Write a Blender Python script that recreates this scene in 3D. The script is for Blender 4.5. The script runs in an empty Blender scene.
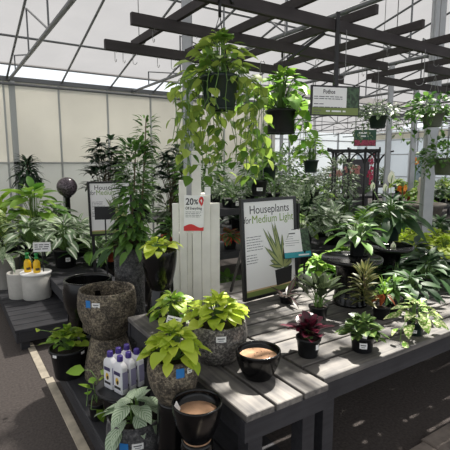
import bpy, math, random
from mathutils import Vector, Matrix
R = math.radians
PI = math.pi
scene = bpy.context.scene
col = scene.collection
rnd = random.Random(7)

# ------------------------------------------------------------------ camera model
F = 430.0; PIT = R(8.2); YAW = R(33); H = 1.6
FW = (math.sin(YAW), math.cos(YAW)); RT = (math.cos(YAW), -math.sin(YAW))
def ray(px, py):
    x = (px-225)/F; v = -(py-225)/F
    return math.cos(PIT)+v*math.sin(PIT), x, -math.sin(PIT)+v*math.cos(PIT)
def at(px, py, z):
    """point of the horizontal plane z seen at a pixel, with the local scale in pixels per metre"""
    f, x, u = ray(px, py); t = (z-H)/u
    return (f*FW[0]+x*RT[0])*t, (f*FW[1]+x*RT[1])*t, F/t
def atd(px, py, d):
    """point at depth d"""
    f, x, u = ray(px, py)
    return Vector(((f*FW[0]+x*RT[0])*d, (f*FW[1]+x*RT[1])*d, H+u*d))
def zat(py, X, Y):
    v = -(py-225)/F; s = X*FW[0]+Y*FW[1]
    return H+s*(-math.sin(PIT)+v*math.cos(PIT))/(math.cos(PIT)+v*math.sin(PIT))
def proj(X, Y, Z):
    s = X*FW[0]+Y*FW[1]; l = X*RT[0]+Y*RT[1]; u = Z-H
    d = s*math.cos(PIT)-u*math.sin(PIT); v = s*math.sin(PIT)+u*math.cos(PIT)
    return 225+F*l/d, 225-F*v/d, d

cam_d = bpy.data.cameras.new('camera'); cam = bpy.data.objects.new('camera', cam_d); col.objects.link(cam)
cam.location = (0, 0, H); cam.rotation_euler = (PI/2-PIT, 0, -YAW)
cam_d.sensor_width = 36; cam_d.lens = 36*F/450; cam_d.clip_start = .05; cam_d.clip_end = 200
scene.camera = cam

# ------------------------------------------------------------------ materials
def new_mat(name):
    m = bpy.data.materials.new(name); m.use_nodes = True
    nt = m.node_tree; nt.nodes.clear()
    out = nt.nodes.new('ShaderNodeOutputMaterial')
    return m, nt, out
def lin(c):
    return tuple(((v/255)/12.92 if v/255 <= .04045 else ((v/255+.055)/1.055)**2.4) for v in c)+(1,)
def plain(name, rgb, rough=.5, metal=0., spec=.5, noise=0., nscale=8., bump=0., coat=0.):
    m, nt, out = new_mat(name)
    b = nt.nodes.new('ShaderNodeBsdfPrincipled'); nt.links.new(b.outputs[0], out.inputs[0])
    c = lin(rgb); b.inputs['Base Color'].default_value = c
    b.inputs['Roughness'].default_value = rough; b.inputs['Metallic'].default_value = metal
    b.inputs['Specular IOR Level'].default_value = spec
    b.inputs['Coat Weight'].default_value = coat
    if noise or bump:
        tc = nt.nodes.new('ShaderNodeTexCoord')
        n = nt.nodes.new('ShaderNodeTexNoise'); n.inputs['Scale'].default_value = nscale; n.inputs['Detail'].default_value = 6
        nt.links.new(tc.outputs['Object'], n.inputs['Vector'])
        if noise:
            r = nt.nodes.new('ShaderNodeValToRGB')
            r.color_ramp.elements[0].position = .3; r.color_ramp.elements[1].position = .7
            r.color_ramp.elements[0].color = tuple(v*(1-noise) for v in c[:3])+(1,)
            r.color_ramp.elements[1].color = tuple(min(1, v*(1+noise)) for v in c[:3])+(1,)
            nt.links.new(n.outputs['Fac'], r.inputs[0]); nt.links.new(r.outputs[0], b.inputs['Base Color'])
        if bump:
            bp = nt.nodes.new('ShaderNodeBump'); bp.inputs['Strength'].default_value = bump; bp.inputs['Distance'].default_value = .02
            nt.links.new(n.outputs['Fac'], bp.inputs['Height']); nt.links.new(bp.outputs[0], b.inputs['Normal'])
    return m

def stone_mat(name, dark, mid, light, scale=38.):
    """rough, pitted, lava-like glaze"""
    m, nt, out = new_mat(name)
    b = nt.nodes.new('ShaderNodeBsdfPrincipled'); nt.links.new(b.outputs[0], out.inputs[0])
    tc = nt.nodes.new('ShaderNodeTexCoord')
    n1 = nt.nodes.new('ShaderNodeTexNoise'); n1.inputs['Scale'].default_value = scale; n1.inputs['Detail'].default_value = 8; n1.inputs['Roughness'].default_value = .75
    n2 = nt.nodes.new('ShaderNodeTexNoise'); n2.inputs['Scale'].default_value = scale*.18; n2.inputs['Detail'].default_value = 3
    v = nt.nodes.new('ShaderNodeTexVoronoi'); v.inputs['Scale'].default_value = scale*1.4
    for n in (n1, n2, v): nt.links.new(tc.outputs['Object'], n.inputs['Vector'])
    add = nt.nodes.new('ShaderNodeMath'); add.operation = 'MULTIPLY_ADD'; add.inputs[1].default_value = .3
    nt.links.new(n2.outputs['Fac'], add.inputs[0]); 
    sc = nt.nodes.new('ShaderNodeMath'); sc.operation = 'MULTIPLY'; sc.inputs[1].default_value = .86
    nt.links.new(n1.outputs['Fac'], sc.inputs[0]); nt.links.new(sc.outputs[0], add.inputs[2])
    r = nt.nodes.new('ShaderNodeValToRGB'); e = r.color_ramp.elements
    e[0].position = .46; e[0].color = lin(dark); e[1].position = .7; e[1].color = lin(light)
    k = e.new(.57); k.color = lin(mid)
    nt.links.new(add.outputs[0], r.inputs[0]); nt.links.new(r.outputs[0], b.inputs['Base Color'])
    b.inputs['Roughness'].default_value = .7
    h = nt.nodes.new('ShaderNodeMath'); h.operation = 'ADD'; nt.links.new(n1.outputs['Fac'], h.inputs[0]); nt.links.new(v.outputs['Distance'], h.inputs[1])
    bp = nt.nodes.new('ShaderNodeBump'); bp.inputs['Strength'].default_value = .7; bp.inputs['Distance'].default_value = .008
    nt.links.new(h.outputs[0], bp.inputs['Height']); nt.links.new(bp.outputs[0], b.inputs['Normal'])
    return m

def leaf_mat(name, c1, c2, c3=None, style='plain', rough=.42, trans=.3, spec=.4):
    """c1..c2 vary from leaf to leaf; c3 is the marking: midrib, margin, blotch, veins, tip"""
    m, nt, out = new_mat(name)
    b = nt.nodes.new('ShaderNodeBsdfPrincipled'); t = nt.nodes.new('ShaderNodeBsdfTranslucent')
    mx = nt.nodes.new('ShaderNodeMixShader'); mx.inputs[0].default_value = trans
    nt.links.new(b.outputs[0], mx.inputs[1]); nt.links.new(t.outputs[0], mx.inputs[2]); nt.links.new(mx.outputs[0], out.inputs[0])
    b.inputs['Roughness'].default_value = rough; b.inputs['Specular IOR Level'].default_value = spec
    at_ = nt.nodes.new('ShaderNodeAttribute'); at_.attribute_name = 'tint'
    mc = nt.nodes.new('ShaderNodeMix'); mc.data_type = 'RGBA'
    nt.links.new(at_.outputs['Fac'], mc.inputs[0]); mc.inputs[6].default_value = lin(c1); mc.inputs[7].default_value = lin(c2)
    last = mc.outputs[2]
    if c3:
        uv = nt.nodes.new('ShaderNodeUVMap'); sep = nt.nodes.new('ShaderNodeSeparateXYZ'); nt.links.new(uv.outputs[0], sep.inputs[0])
        ab = nt.nodes.new('ShaderNodeMath'); ab.operation = 'ABSOLUTE'; nt.links.new(sep.outputs[0], ab.inputs[0])
        tc = nt.nodes.new('ShaderNodeTexCoord'); nz = nt.nodes.new('ShaderNodeTexNoise')
        nz.inputs['Scale'].default_value = 80 if style == 'blotch' else 90; nt.links.new(tc.outputs['Object'], nz.inputs['Vector'])
        ramp = nt.nodes.new('ShaderNodeValToRGB'); e = ramp.color_ramp.elements
        if style == 'midrib':
            a = nt.nodes.new('ShaderNodeMath'); a.operation = 'MULTIPLY_ADD'; a.inputs[1].default_value = .35
            nt.links.new(nz.outputs['Fac'], a.inputs[0]); nt.links.new(ab.outputs[0], a.inputs[2])
            e[0].position = .25; e[0].color = (1, 1, 1, 1); e[1].position = .5; e[1].color = (0, 0, 0, 1)
            nt.links.new(a.outputs[0], ramp.inputs[0])
        elif style == 'margin':
            e[0].position = .55; e[0].color = (0, 0, 0, 1); e[1].position = .75; e[1].color = (1, 1, 1, 1)
            nt.links.new(ab.outputs[0], ramp.inputs[0])
        elif style == 'blotch':
            e[0].position = .48; e[0].color = (0, 0, 0, 1); e[1].position = .56; e[1].color = (1, 1, 1, 1)
            nt.links.new(nz.outputs['Fac'], ramp.inputs[0])
        elif style == 'veins':
            s = nt.nodes.new('ShaderNodeMath'); s.operation = 'MULTIPLY_ADD'; s.inputs[1].default_value = -.35
            nt.links.new(ab.outputs[0], s.inputs[0]); nt.links.new(sep.outputs[1], s.inputs[2])
            k = nt.nodes.new('ShaderNodeMath'); k.operation = 'MULTIPLY'; k.inputs[1].default_value = 44; nt.links.new(s.outputs[0], k.inputs[0])
            sn = nt.nodes.new('ShaderNodeMath'); sn.operation = 'SINE'; nt.links.new(k.outputs[0], sn.inputs[0])
            e[0].position = .25; e[0].color = (0, 0, 0, 1); e[1].position = .8; e[1].color = (1, 1, 1, 1)
            nt.links.new(sn.outputs[0], ramp.inputs[0])
        m2 = nt.nodes.new('ShaderNodeMix'); m2.data_type = 'RGBA'
        nt.links.new(ramp.outputs[0], m2.inputs[0]); nt.links.new(last, m2.inputs[6]); m2.inputs[7].default_value = lin(c3)
        last = m2.outputs[2]
    nt.links.new(last, b.inputs['Base Color']); nt.links.new(last, t.inputs['Color'])
    return m

def wood_mat(name, c1, c2, rough=.62, axis='X'):
    m, nt, out = new_mat(name)
    b = nt.nodes.new('ShaderNodeBsdfPrincipled'); nt.links.new(b.outputs[0], out.inputs[0])
    tc = nt.nodes.new('ShaderNodeTexCoord'); mp = nt.nodes.new('ShaderNodeMapping')
    nt.links.new(tc.outputs['Object'], mp.inputs[0])
    mp.inputs['Scale'].default_value = (1.5, 30, 30) if axis == 'X' else (30, 1.5, 30)
    n = nt.nodes.new('ShaderNodeTexNoise'); n.inputs['Scale'].default_value = 1.6; n.inputs['Detail'].default_value = 7
    n2 = nt.nodes.new('ShaderNodeTexNoise'); n2.inputs['Scale'].default_value = 7; n2.inputs['Detail'].default_value = 5
    nt.links.new(mp.outputs[0], n.inputs['Vector']); nt.links.new(tc.outputs['Object'], n2.inputs['Vector'])
    a = nt.nodes.new('ShaderNodeMath'); a.operation = 'MULTIPLY_ADD'; a.inputs[1].default_value = .5
    h = nt.nodes.new('ShaderNodeMath'); h.operation = 'MULTIPLY'; h.inputs[1].default_value = .5
    nt.links.new(n2.outputs['Fac'], h.inputs[0]); nt.links.new(n.outputs['Fac'], a.inputs[0]); nt.links.new(h.outputs[0], a.inputs[2])
    r = nt.nodes.new('ShaderNodeValToRGB'); e = r.color_ramp.elements
    e[0].position = .36; e[0].color = lin(c1); e[1].position = .64; e[1].color = lin(c2)
    nt.links.new(a.outputs[0], r.inputs[0]); nt.links.new(r.outputs[0], b.inputs['Base Color'])
    b.inputs['Roughness'].default_value = rough; b.inputs['Specular IOR Level'].default_value = .3
    bp = nt.nodes.new('ShaderNodeBump'); bp.inputs['Strength'].default_value = .15; bp.inputs['Distance'].default_value = .004
    nt.links.new(n.outputs['Fac'], bp.inputs['Height']); nt.links.new(bp.outputs[0], b.inputs['Normal'])
    return m

def film_mat(name, color, clear, refl=.25, nscale=1.2, namt=.12):
    """translucent greenhouse film: scatters most of the light and lets part of it straight through"""
    m, nt, out = new_mat(name)
    tr = nt.nodes.new('ShaderNodeBsdfTranslucent'); df = nt.nodes.new('ShaderNodeBsdfDiffuse'); tp = nt.nodes.new('ShaderNodeBsdfTransparent')
    c = lin(color)
    tc = nt.nodes.new('ShaderNodeTexCoord'); n = nt.nodes.new('ShaderNodeTexNoise'); n.inputs['Scale'].default_value = nscale; n.inputs['Detail'].default_value = 6
    nt.links.new(tc.outputs['Object'], n.inputs['Vector'])
    r = nt.nodes.new('ShaderNodeValToRGB'); e = r.color_ramp.elements
    e[0].position = .3; e[1].position = .7
    e[0].color = tuple(v*(1-namt) for v in c[:3])+(1,); e[1].color = tuple(min(1, v*(1+namt*.5)) for v in c[:3])+(1,)
    nt.links.new(n.outputs['Fac'], r.inputs[0])
    nt.links.new(r.outputs[0], tr.inputs[0]); nt.links.new(r.outputs[0], df.inputs[0])
    m1 = nt.nodes.new('ShaderNodeMixShader'); m1.inputs[0].default_value = refl
    nt.links.new(tr.outputs[0], m1.inputs[1]); nt.links.new(df.outputs[0], m1.inputs[2])
    m2 = nt.nodes.new('ShaderNodeMixShader'); m2.inputs[0].default_value = clear
    nt.links.new(m1.outputs[0], m2.inputs[1]); nt.links.new(tp.outputs[0], m2.inputs[2])
    nt.links.new(m2.outputs[0], out.inputs[0])
    return m

M = {}
M['asphalt'] = plain('asphalt', (80, 73, 70), .85, noise=.3, nscale=60, bump=.25)
M['kerb_paint'] = plain('kerb_paint', (188, 178, 160), .8, noise=.35, nscale=9, bump=.2)
M['concrete'] = plain('concrete', (128, 118, 110), .85, noise=.3, nscale=14, bump=.3)
M['wood_x'] = wood_mat('grey_boards_x', (72, 71, 72), (128, 124, 119))
M['wood_y'] = wood_mat('grey_boards_y', (72, 71, 72), (128, 124, 119), axis='Y')
M['wood_dark'] = wood_mat('dark_boards', (42, 42, 46), (58, 58, 62))
M['wood_dark_y'] = wood_mat('dark_boards_y', (48, 48, 52), (66, 66, 70), axis='Y')
M['beam'] = wood_mat('stained_beam', (54, 50, 50), (66, 61, 61), .7)
M['black_plastic'] = plain('black_plastic', (26, 27, 29), .42, spec=.4)
M['green_plastic'] = plain('green_plastic', (26, 42, 38), .4)
M['olive_plastic'] = plain('olive_plastic', (92, 98, 84), .5)
M['terracotta'] = plain('terracotta', (190, 88, 58), .7, noise=.15)
M['gloss_black'] = plain('gloss_black_glaze', (8, 8, 9), .2, spec=.4)
M['brown_in'] = plain('dry_tan_crust', (176, 138, 108), .9, noise=.12, nscale=40)
M['soil'] = plain('soil', (40, 32, 26), 1., noise=.5, nscale=90, bump=.6)
M['stone_brown'] = stone_mat('pitted_brown_stone', (44, 40, 34), (86, 78, 67), (160, 148, 126), 75.)
M['stone_grey'] = stone_mat('pitted_grey_stone', (44, 42, 41), (88, 85, 81), (168, 162, 153), 75.)
M['stone_char'] = stone_mat('pitted_charcoal_stone', (36, 37, 39), (70, 70, 72), (110, 109, 108), 60)
M['grey_pot'] = plain('pale_grey_clay', (178, 176, 170), .7, noise=.06, nscale=20)
M['white_paint'] = plain('white_painted_timber', (226, 224, 216), .6, noise=.07, nscale=12)
M['paper'] = plain('white_paper', (236, 236, 234), .55)
M['ink'] = plain('black_ink', (28, 28, 30), .6)
M['ink_grey'] = plain('grey_ink', (96, 98, 100), .6)
M['ink_green'] = plain('green_ink', (122, 152, 46), .6)
M['ink_red'] = plain('red_ink', (206, 44, 44), .5)
M['sign_green'] = plain('olive_green_print', (118, 134, 70), .5)
M['sign_tan'] = plain('tan_print', (206, 180, 136), .5)
M['sign_teal'] = plain('teal_print', (44, 150, 160), .5)
M['sign_photo'] = plain('leafy_photo_print', (52, 74, 50), .5, noise=.9, nscale=60)
M['sign_pink'] = plain('pink_flower_print', (150, 52, 76), .5, noise=.7, nscale=40)
M['sign_dkgreen'] = plain('dark_green_print', (34, 78, 56), .5)
M['white_ink'] = plain('white_ink', (232, 234, 230), .6)
M['black_metal'] = plain('black_metal', (20, 20, 22), .4, spec=.5)
M['galv'] = plain('galvanised_steel', (168, 170, 172), .45, metal=.35, noise=.12, nscale=6)
M['steel_dark'] = plain('weathered_steel_tube', (112, 114, 116), .5, metal=.3)
M['wire'] = plain('wire', (120, 120, 118), .4, metal=.6)
M['bottle'] = plain('white_bottle_plastic', (226, 226, 230), .3)
M['purple'] = plain('purple_cap', (62, 44, 128), .35)
M['label_blue'] = plain('lilac_label', (150, 146, 176), .4)
M['label_dark'] = plain('label_dark_band', (58, 52, 92), .4)
M['label_yellow'] = plain('label_yellow', (216, 180, 60), .4)
M['yellow'] = plain('yellow_plastic', (236, 190, 30), .35)
M['green_cap'] = plain('green_cap', (34, 138, 66), .35)
M['sticker_blue'] = plain('blue_sticker', (40, 120, 190), .4)
M['stem'] = plain('green_stem', (96, 128, 62), .6)
M['stem_brown'] = plain('brown_stem', (92, 78, 58), .8)
M['spadix'] = plain('cream_spathe', (238, 236, 212), .5)
M['orange'] = plain('orange_petal', (240, 150, 40), .5)
M['pink'] = plain('magenta_petal', (196, 50, 92), .5)
M['salmon'] = plain('salmon_petal', (206, 150, 142), .6)
M['limestone'] = plain('pale_cast_stone', (150, 146, 138), .8, noise=.15)
M['white_metal'] = plain('white_door_paint', (206, 212, 214), .5)
M['brick'] = plain('brown_brick', (128, 86, 70), .9, noise=.2)
# leaves
L = {}
L['lime'] = leaf_mat('lime_leaf', (158, 186, 44), (212, 226, 88), trans=.35)
L['lime_green'] = leaf_mat('yellow_green_leaf', (108, 152, 48), (186, 206, 84), trans=.4)
L['bright'] = leaf_mat('bright_green_leaf', (88, 138, 50), (150, 186, 74), trans=.38)
L['golden'] = leaf_mat('golden_green_leaf', (84, 124, 44), (176, 196, 92), trans=.42)
L['mid'] = leaf_mat('mid_green_leaf', (46, 80, 40), (106, 146, 64), trans=.3)
L['dark'] = leaf_mat('dark_green_leaf', (32, 60, 36), (66, 98, 52), trans=.22, rough=.48, spec=.3)
L['deep'] = leaf_mat('deep_green_leaf', (30, 50, 36), (58, 84, 56), trans=.2, rough=.4)
L['grey'] = leaf_mat('grey_green_leaf', (58, 80, 54), (100, 124, 88), (150, 166, 134), 'blotch', trans=.25)
L['silver'] = leaf_mat('silver_satin_leaf', (172, 190, 160), (192, 206, 182), (116, 146, 108), 'veins', rough=.5, trans=.2)
L['silver_mid'] = leaf_mat('silver_centre_leaf', (96, 120, 88), (140, 162, 124), (212, 219, 200), 'midrib', trans=.25)
L['varieg'] = leaf_mat('cream_marbled_leaf', (96, 142, 52), (150, 184, 80), (226, 228, 176), 'blotch', trans=.3)
L['burgundy'] = leaf_mat('burgundy_leaf', (80, 24, 42), (124, 42, 66), (48, 36, 38), 'margin', rough=.3, trans=.2, spec=.6)
L['calathea'] = leaf_mat('dark_veined_leaf', (60, 74, 48), (92, 106, 70), (30, 38, 30), 'veins', trans=.25)
L['croton'] = leaf_mat('croton_leaf', (70, 84, 46), (110, 116, 66), (150, 140, 90), 'midrib', trans=.2)
L['croton_red'] = leaf_mat('rust_orange_leaf', (140, 70, 42), (176, 100, 62), trans=.25)
L['red_stripe'] = leaf_mat('red_margin_leaf', (84, 112, 66), (112, 130, 86), (196, 64, 52), 'margin', trans=.25)
L['peperomia'] = leaf_mat('peperomia_leaf', (50, 78, 38), (84, 112, 52), (130, 152, 84), 'midrib', rough=.28, trans=.2, spec=.6)
L['print_leaf'] = plain('printed_leaf_green', (92, 110, 78), .5)
L['print_leaf_light'] = plain('printed_leaf_pale', (164, 172, 112), .5)
L['shade_hedge'] = leaf_mat('outside_shade_hedge', (40, 62, 38), (60, 84, 48))

# ------------------------------------------------------------------ mesh builder
class MB:
    def __init__(s): s.v = []; s.f = []; s.m = []; s.uv = []; s.t = []; s.sm = []
    def face(s, idx, mat=0, uv=None, tint=.5, smooth=True):
        s.f.append(tuple(idx)); s.m.append(mat); s.uv.append(uv or [(0, 0)]*len(idx)); s.t.append(tint); s.sm.append(smooth)
    def box(s, lo, hi, mat=0, rot=None, piv=None, bev=0.):
        x0, y0, z0 = lo; x1, y1, z1 = hi
        if bev > 0:
            b = min(bev, (x1-x0)*.3, (y1-y0)*.3, (z1-z0)*.3)
            P = []
            for zz, ins in ((z0, b), (z0+b, 0), (z1-b, 0), (z1, b)):
                P += [(x0+ins, y0+b if ins == 0 else y0+ins, zz)] if False else []
                a0, a1, c0, c1 = x0+ins, x1-ins, y0+ins, y1-ins
                P += [(a0, c0, zz), (a1, c0, zz), (a1, c1, zz), (a0, c1, zz)]
            i = len(s.v)
            s.v += [s._r(p, rot, piv) for p in P]
            s.face((i+3, i+2, i+1, i), mat, smooth=False); s.face((i+12, i+13, i+14, i+15), mat, smooth=False)
            for k in range(3):
                for j in range(4):
                    a = i+4*k+j; c = i+4*k+(j+1) % 4
                    s.face((a, c, c+4, a+4), mat, smooth=False)
            return
        P = [(x0, y0, z0), (x1, y0, z0), (x1, y1, z0), (x0, y1, z0), (x0, y0, z1), (x1, y0, z1), (x1, y1, z1), (x0, y1, z1)]
        i = len(s.v); s.v += [s._r(p, rot, piv) for p in P]
        for q in ((3, 2, 1, 0), (4, 5, 6, 7), (0, 1, 5, 4), (1, 2, 6, 5), (2, 3, 7, 6), (3, 0, 4, 7)):
            s.face([i+k for k in q], mat, smooth=False)
    @staticmethod
    def _r(p, rot, piv):
        p = Vector(p)
        if rot is not None:
            piv = Vector(piv or (0, 0, 0)); p = rot @ (p-piv)+piv
        return p
    def lathe(s, prof, seg=28, c=(0, 0, 0), mat=0, sq=0.):
        """prof: (r, z) or (r, z, mat); sq>0 pushes the ring towards a rounded square"""
        rings = []
        for k in prof:
            r, z = k[0], k[1]
            i = len(s.v)
            if r < 1e-5:
                s.v.append(Vector((c[0], c[1], c[2]+z))); rings.append([i]); continue
            for a in range(seg):
                th = 2*PI*a/seg; cs, sn = math.cos(th), math.sin(th)
                q = 1
                if sq: q = (1-sq)+sq/max(abs(cs), abs(sn))
                s.v.append(Vector((c[0]+r*q*cs, c[1]+r*q*sn, c[2]+z)))
            rings.append(list(range(i, i+seg)))
        for k in range(len(rings)-1):
            A, B = rings[k], rings[k+1]; mm = prof[k+1][2] if len(prof[k+1]) > 2 else mat
            for a in range(seg):
                b = (a+1) % seg
                if len(A) == 1 and len(B) == 1: continue
                if len(A) == 1: s.face((A[0], B[b], B[a]), mm)
                elif len(B) == 1: s.face((A[a], A[b], B[0]), mm)
                else: s.face((A[a], A[b], B[b], B[a]), mm)
    def tube(s, pts, r, seg=6, mat=0, tint=.5, taper=1., cap=True):
        pts = [Vector(p) for p in pts]; n = len(pts); rings = []
        up = Vector((0, 0, 1))
        for i, p in enumerate(pts):
            d = (pts[min(i+1, n-1)]-pts[max(i-1, 0)])
            d = d.normalized() if d.length > 1e-9 else Vector((0, 0, 1))
            a = d.cross(up)
            if a.length < .05: a = d.cross(Vector((1, 0, 0)))
            a.normalize(); b = d.cross(a)
            rr = r*(1+(taper-1)*i/max(1, n-1))
            k = len(s.v)
            for j in range(seg):
                th = 2*PI*j/seg+PI/seg
                s.v.append(p+a*(rr*math.cos(th))+b*(rr*math.sin(th)))
            rings.append(k)
        for i in range(n-1):
            for j in range(seg):
                j2 = (j+1) % seg
                s.face((rings[i]+j, rings[i]+j2, rings[i+1]+j2, rings[i+1]+j), mat, tint=tint, smooth=seg > 4)
        if cap:
            s.face([rings[0]+j for j in reversed(range(seg))], mat, tint=tint, smooth=False)
            s.face([rings[-1]+j for j in range(seg)], mat, tint=tint, smooth=False)
    def bar(s, a, b, w, h, mat=0):
        """rectangular bar from a to b, w across, h along z-ish"""
        a = Vector(a); b = Vector(b); d = (b-a).normalized()
        sd = d.cross(Vector((0, 0, 1)))
        if sd.length < .01: sd = Vector((1, 0, 0))
        sd.normalize(); u = sd.cross(d)
        i = len(s.v)
        for p in (a, b):
            for x, y in ((-1, -1), (1, -1), (1, 1), (-1, 1)): s.v.append(p+sd*(x*w/2)+u*(y*h/2))
        for q in ((3, 2, 1, 0), (4, 5, 6, 7), (0, 1, 5, 4), (1, 2, 6, 5), (2, 3, 7, 6), (3, 0, 4, 7)):
            s.face([i+k for k in q], mat, smooth=False)
    def leaf(s, p, d, up, Ln, W, shape='heart', droop=.6, fold=.25, tint=.5, mat=0, rows=5, twist=0.):
        p = Vector(p); d = Vector(d).normalized(); up = Vector(up)
        side = d.cross(up)
        if side.length < .02: side = d.cross(Vector((1, .3, 0)))
        side.normalize(); nrm = side.cross(d)
        if twist:
            q = Matrix.Rotation(twist, 3, d); side = q @ side; nrm = q @ nrm
        prof = SHAPES[shape]
        ts = [i/(rows) for i in range(rows+1)]
        base = len(s.v); st = Ln/rows; idx = []
        rotm = Matrix.Rotation(-droop/rows, 3, side)
        for i, t in enumerate(ts):
            w = W*.5*prof(t)
            if i == 0 or i == rows:
                s.v.append(p.copy()); idx.append((len(s.v)-1,))
            else:
                lift = nrm*(w*fold)
                s.v += [p-side*w+lift, p.copy(), p+side*w+lift]; k = len(s.v); idx.append((k-3, k-2, k-1))
            if i < rows:
                d = rotm @ d; nrm = rotm @ nrm; p = p+d*st
        for i in range(rows):
            A, B = idx[i], idx[i+1]; t0, t1 = ts[i], ts[i+1]
            if len(A) == 1:
                s.face((A[0], B[1], B[0]), mat, [(0, t0), (0, t1), (-1, t1)], tint); s.face((A[0], B[2], B[1]), mat, [(0, t0), (1, t1), (0, t1)], tint)
            elif len(B) == 1:
                s.face((A[0], A[1], B[0]), mat, [(-1, t0), (0, t0), (0, t1)], tint); s.face((A[1], A[2], B[0]), mat, [(0, t0), (1, t0), (0, t1)], tint)
            else:
                s.face((A[0], A[1], B[1], B[0]), mat, [(-1, t0), (0, t0), (0, t1), (-1, t1)], tint)
                s.face((A[1], A[2], B[2], B[1]), mat, [(0, t0), (1, t0), (1, t1), (0, t1)], tint)
    def mesh(s, name, mats):
        me = bpy.data.meshes.new(name); me.from_pydata([tuple(v) for v in s.v], [], s.f)
        for m in mats: me.materials.append(m)
        me.polygons.foreach_set('material_index', s.m); me.polygons.foreach_set('use_smooth', s.sm)
        ul = me.uv_layers.new(name='UVMap'); flat = [c for f in s.uv for p in f for c in p]; ul.data.foreach_set('uv', flat)
        ca = me.attributes.new('tint', 'FLOAT', 'FACE'); ca.data.foreach_set('value', s.t)
        me.update(); return me
    def build(s, name, mats, parent=None, loc=(0, 0, 0), rz=0.):
        if not isinstance(mats, (list, tuple)): mats = [mats]
        o = bpy.data.objects.new(name, s.mesh(name, mats)); col.objects.link(o)
        o.location = loc; o.rotation_euler = (0, 0, rz)
        if parent: o.parent = parent
        return o
SHAPES = {
    'heart': lambda t: (math.sin(PI*min(1, t)**.62))**.8*1.0,
    'oval': lambda t: math.sin(PI*t**.85)**.75,
    'lance': lambda t: math.sin(PI*t**.75),
    'strap': lambda t: min(1, .55+t*2)*(1-t**2.5),
    'round': lambda t: math.sqrt(max(0, 1-(2*t-1)**2)),
}

def tag(o, label, cat, group=None, kind=None):
    if label: o['label'] = label
    if cat: o['category'] = cat
    if group: o['group'] = group
    if kind: o['kind'] = kind
    return o
def empty(name, loc, label, cat, group=None, rz=0.):
    o = bpy.data.objects.new(name, None); col.objects.link(o); o.empty_display_size = .05
    o.location = loc; o.rotation_euler = (0, 0, rz); return tag(o, label, cat, group)
def struct(mb, name, mats, parent=None):
    o = mb.build(name, mats, parent)
    if parent is None: o['kind'] = 'structure'
    return o
def copy_tree(src, loc, rz=0., label=None, scale=1.):
    r = src.copy(); col.objects.link(r); r.location = loc; r.rotation_euler = (0, 0, rz); r.scale = (scale,)*3
    if label: r['label'] = label
    for ch in list(src.children):
        c = ch.copy(); col.objects.link(c); c.parent = r
        for g in list(ch.children):
            d = g.copy(); col.objects.link(d); d.parent = c
    return r
_txt = 0
def text_mesh(body, size, mat, name, parent, origin, xdir, ydir, align='LEFT', depth=.0006, shear=0., bold=0., sx=1., width=None):
    """lettering laid on a plane: origin, unit x and unit y in the parent's space"""
    cu = bpy.data.curves.new('lettering', 'FONT'); cu.body = body; cu.size = size; cu.align_x = align; cu.extrude = depth; cu.shear = shear; cu.offset = bold
    cu.resolution_u = 3
    to = bpy.data.objects.new('lettering_tmp', cu); col.objects.link(to)
    dg = bpy.context.evaluated_depsgraph_get(); dg.update()
    me = bpy.data.meshes.new_from_object(to.evaluated_get(dg))
    bpy.data.objects.remove(to)
    if width:
        xs = [v.co.x for v in me.vertices]; x0 = min(xs); sx = width/max(1e-6, max(xs)-x0)
        for v in me.vertices: v.co.x -= x0
    x = Vector(xdir); y = Vector(ydir); n = x.cross(y); o0 = Vector(origin)
    for v in me.vertices: v.co = o0+x*(v.co.x*sx)+y*v.co.y+n*v.co.z
    me.materials.clear(); me.materials.append(mat)
    o = bpy.data.objects.new(name, me); col.objects.link(o)
    if parent: o.parent = parent
    return o

# ------------------------------------------------------------------ pots
def pot_profile(style, rt, rb, h, wall=.008, soil=.88):
    if style == 'nursery':
        lip = min(.018, h*.14)
        return [(0, 0), (rb*.96, 0), (rb, .004), (rb+(rt*.94-rb)*.9, h-lip), (rt, h-lip), (rt*1.005, h), (rt*.94, h), (rt*.92, h*soil-.005), (0, h*soil-.005)]
    if style == 'bowl':       # rounded, widest under the rim
        pts = [(0, 0), (rb*.95, 0)]
        for i in range(9):
            t = i/8; r = rb+(rt*1.06-rb)*math.sin(PI/2*min(1, t/.72))**.9 if t < .72 else rt*1.06-(rt*.06)*((t-.72)/.28)**1.5
            pts.append((r, h*.97*t))
        w = max(wall, rt*.07)
        return pts+[(rt*.985, h), (rt-w, h), (rt-w*1.2, h*.95), (rt*.9, h*soil-.005), (0, h*soil-.005)]
    if style == 'egg':        # smooth tapered planter
        pts = [(0, 0), (rb*.96, 0)]
        for i in range(8):
            t = i/7; pts.append((rb+(rt-rb)*math.sin(PI/2*t)**.85, .004+(h*.97-.004)*t))
        w = max(.006, rt*.07)
        return pts+[(rt*.99, h), (rt-w, h), (rt-w*1.1, h*.94), (rt*.86, h*soil-.005), (0, h*soil-.005)]
    if style == 'cyl':
        return [(0, 0), (rb*.97, 0), (rb, .008), (rt, h-.008), (rt-.004, h), (rt-wall*1.8, h), (rt-wall*2, h*soil-.005), (0, h*soil-.005)]
def inverted_profile(rt, rb, h, bulge=1.0):
    """planter turned upside down: wide mouth on the ground, narrow foot up"""
    pts = [(0, 0), (rb*.97, 0), (rb, .01)]
    for i in range(1, 9):
        t = i/8; pts.append((rb+(rt-rb)*(1-math.cos(PI/2*t)) if bulge >= 1 else rb+(rt-rb)*t, .01+(h-.02)*t))
    return pts+[(rt*.96, h), (rt*.8, h), (rt*.78, h-.006), (0, h-.006)]
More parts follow.
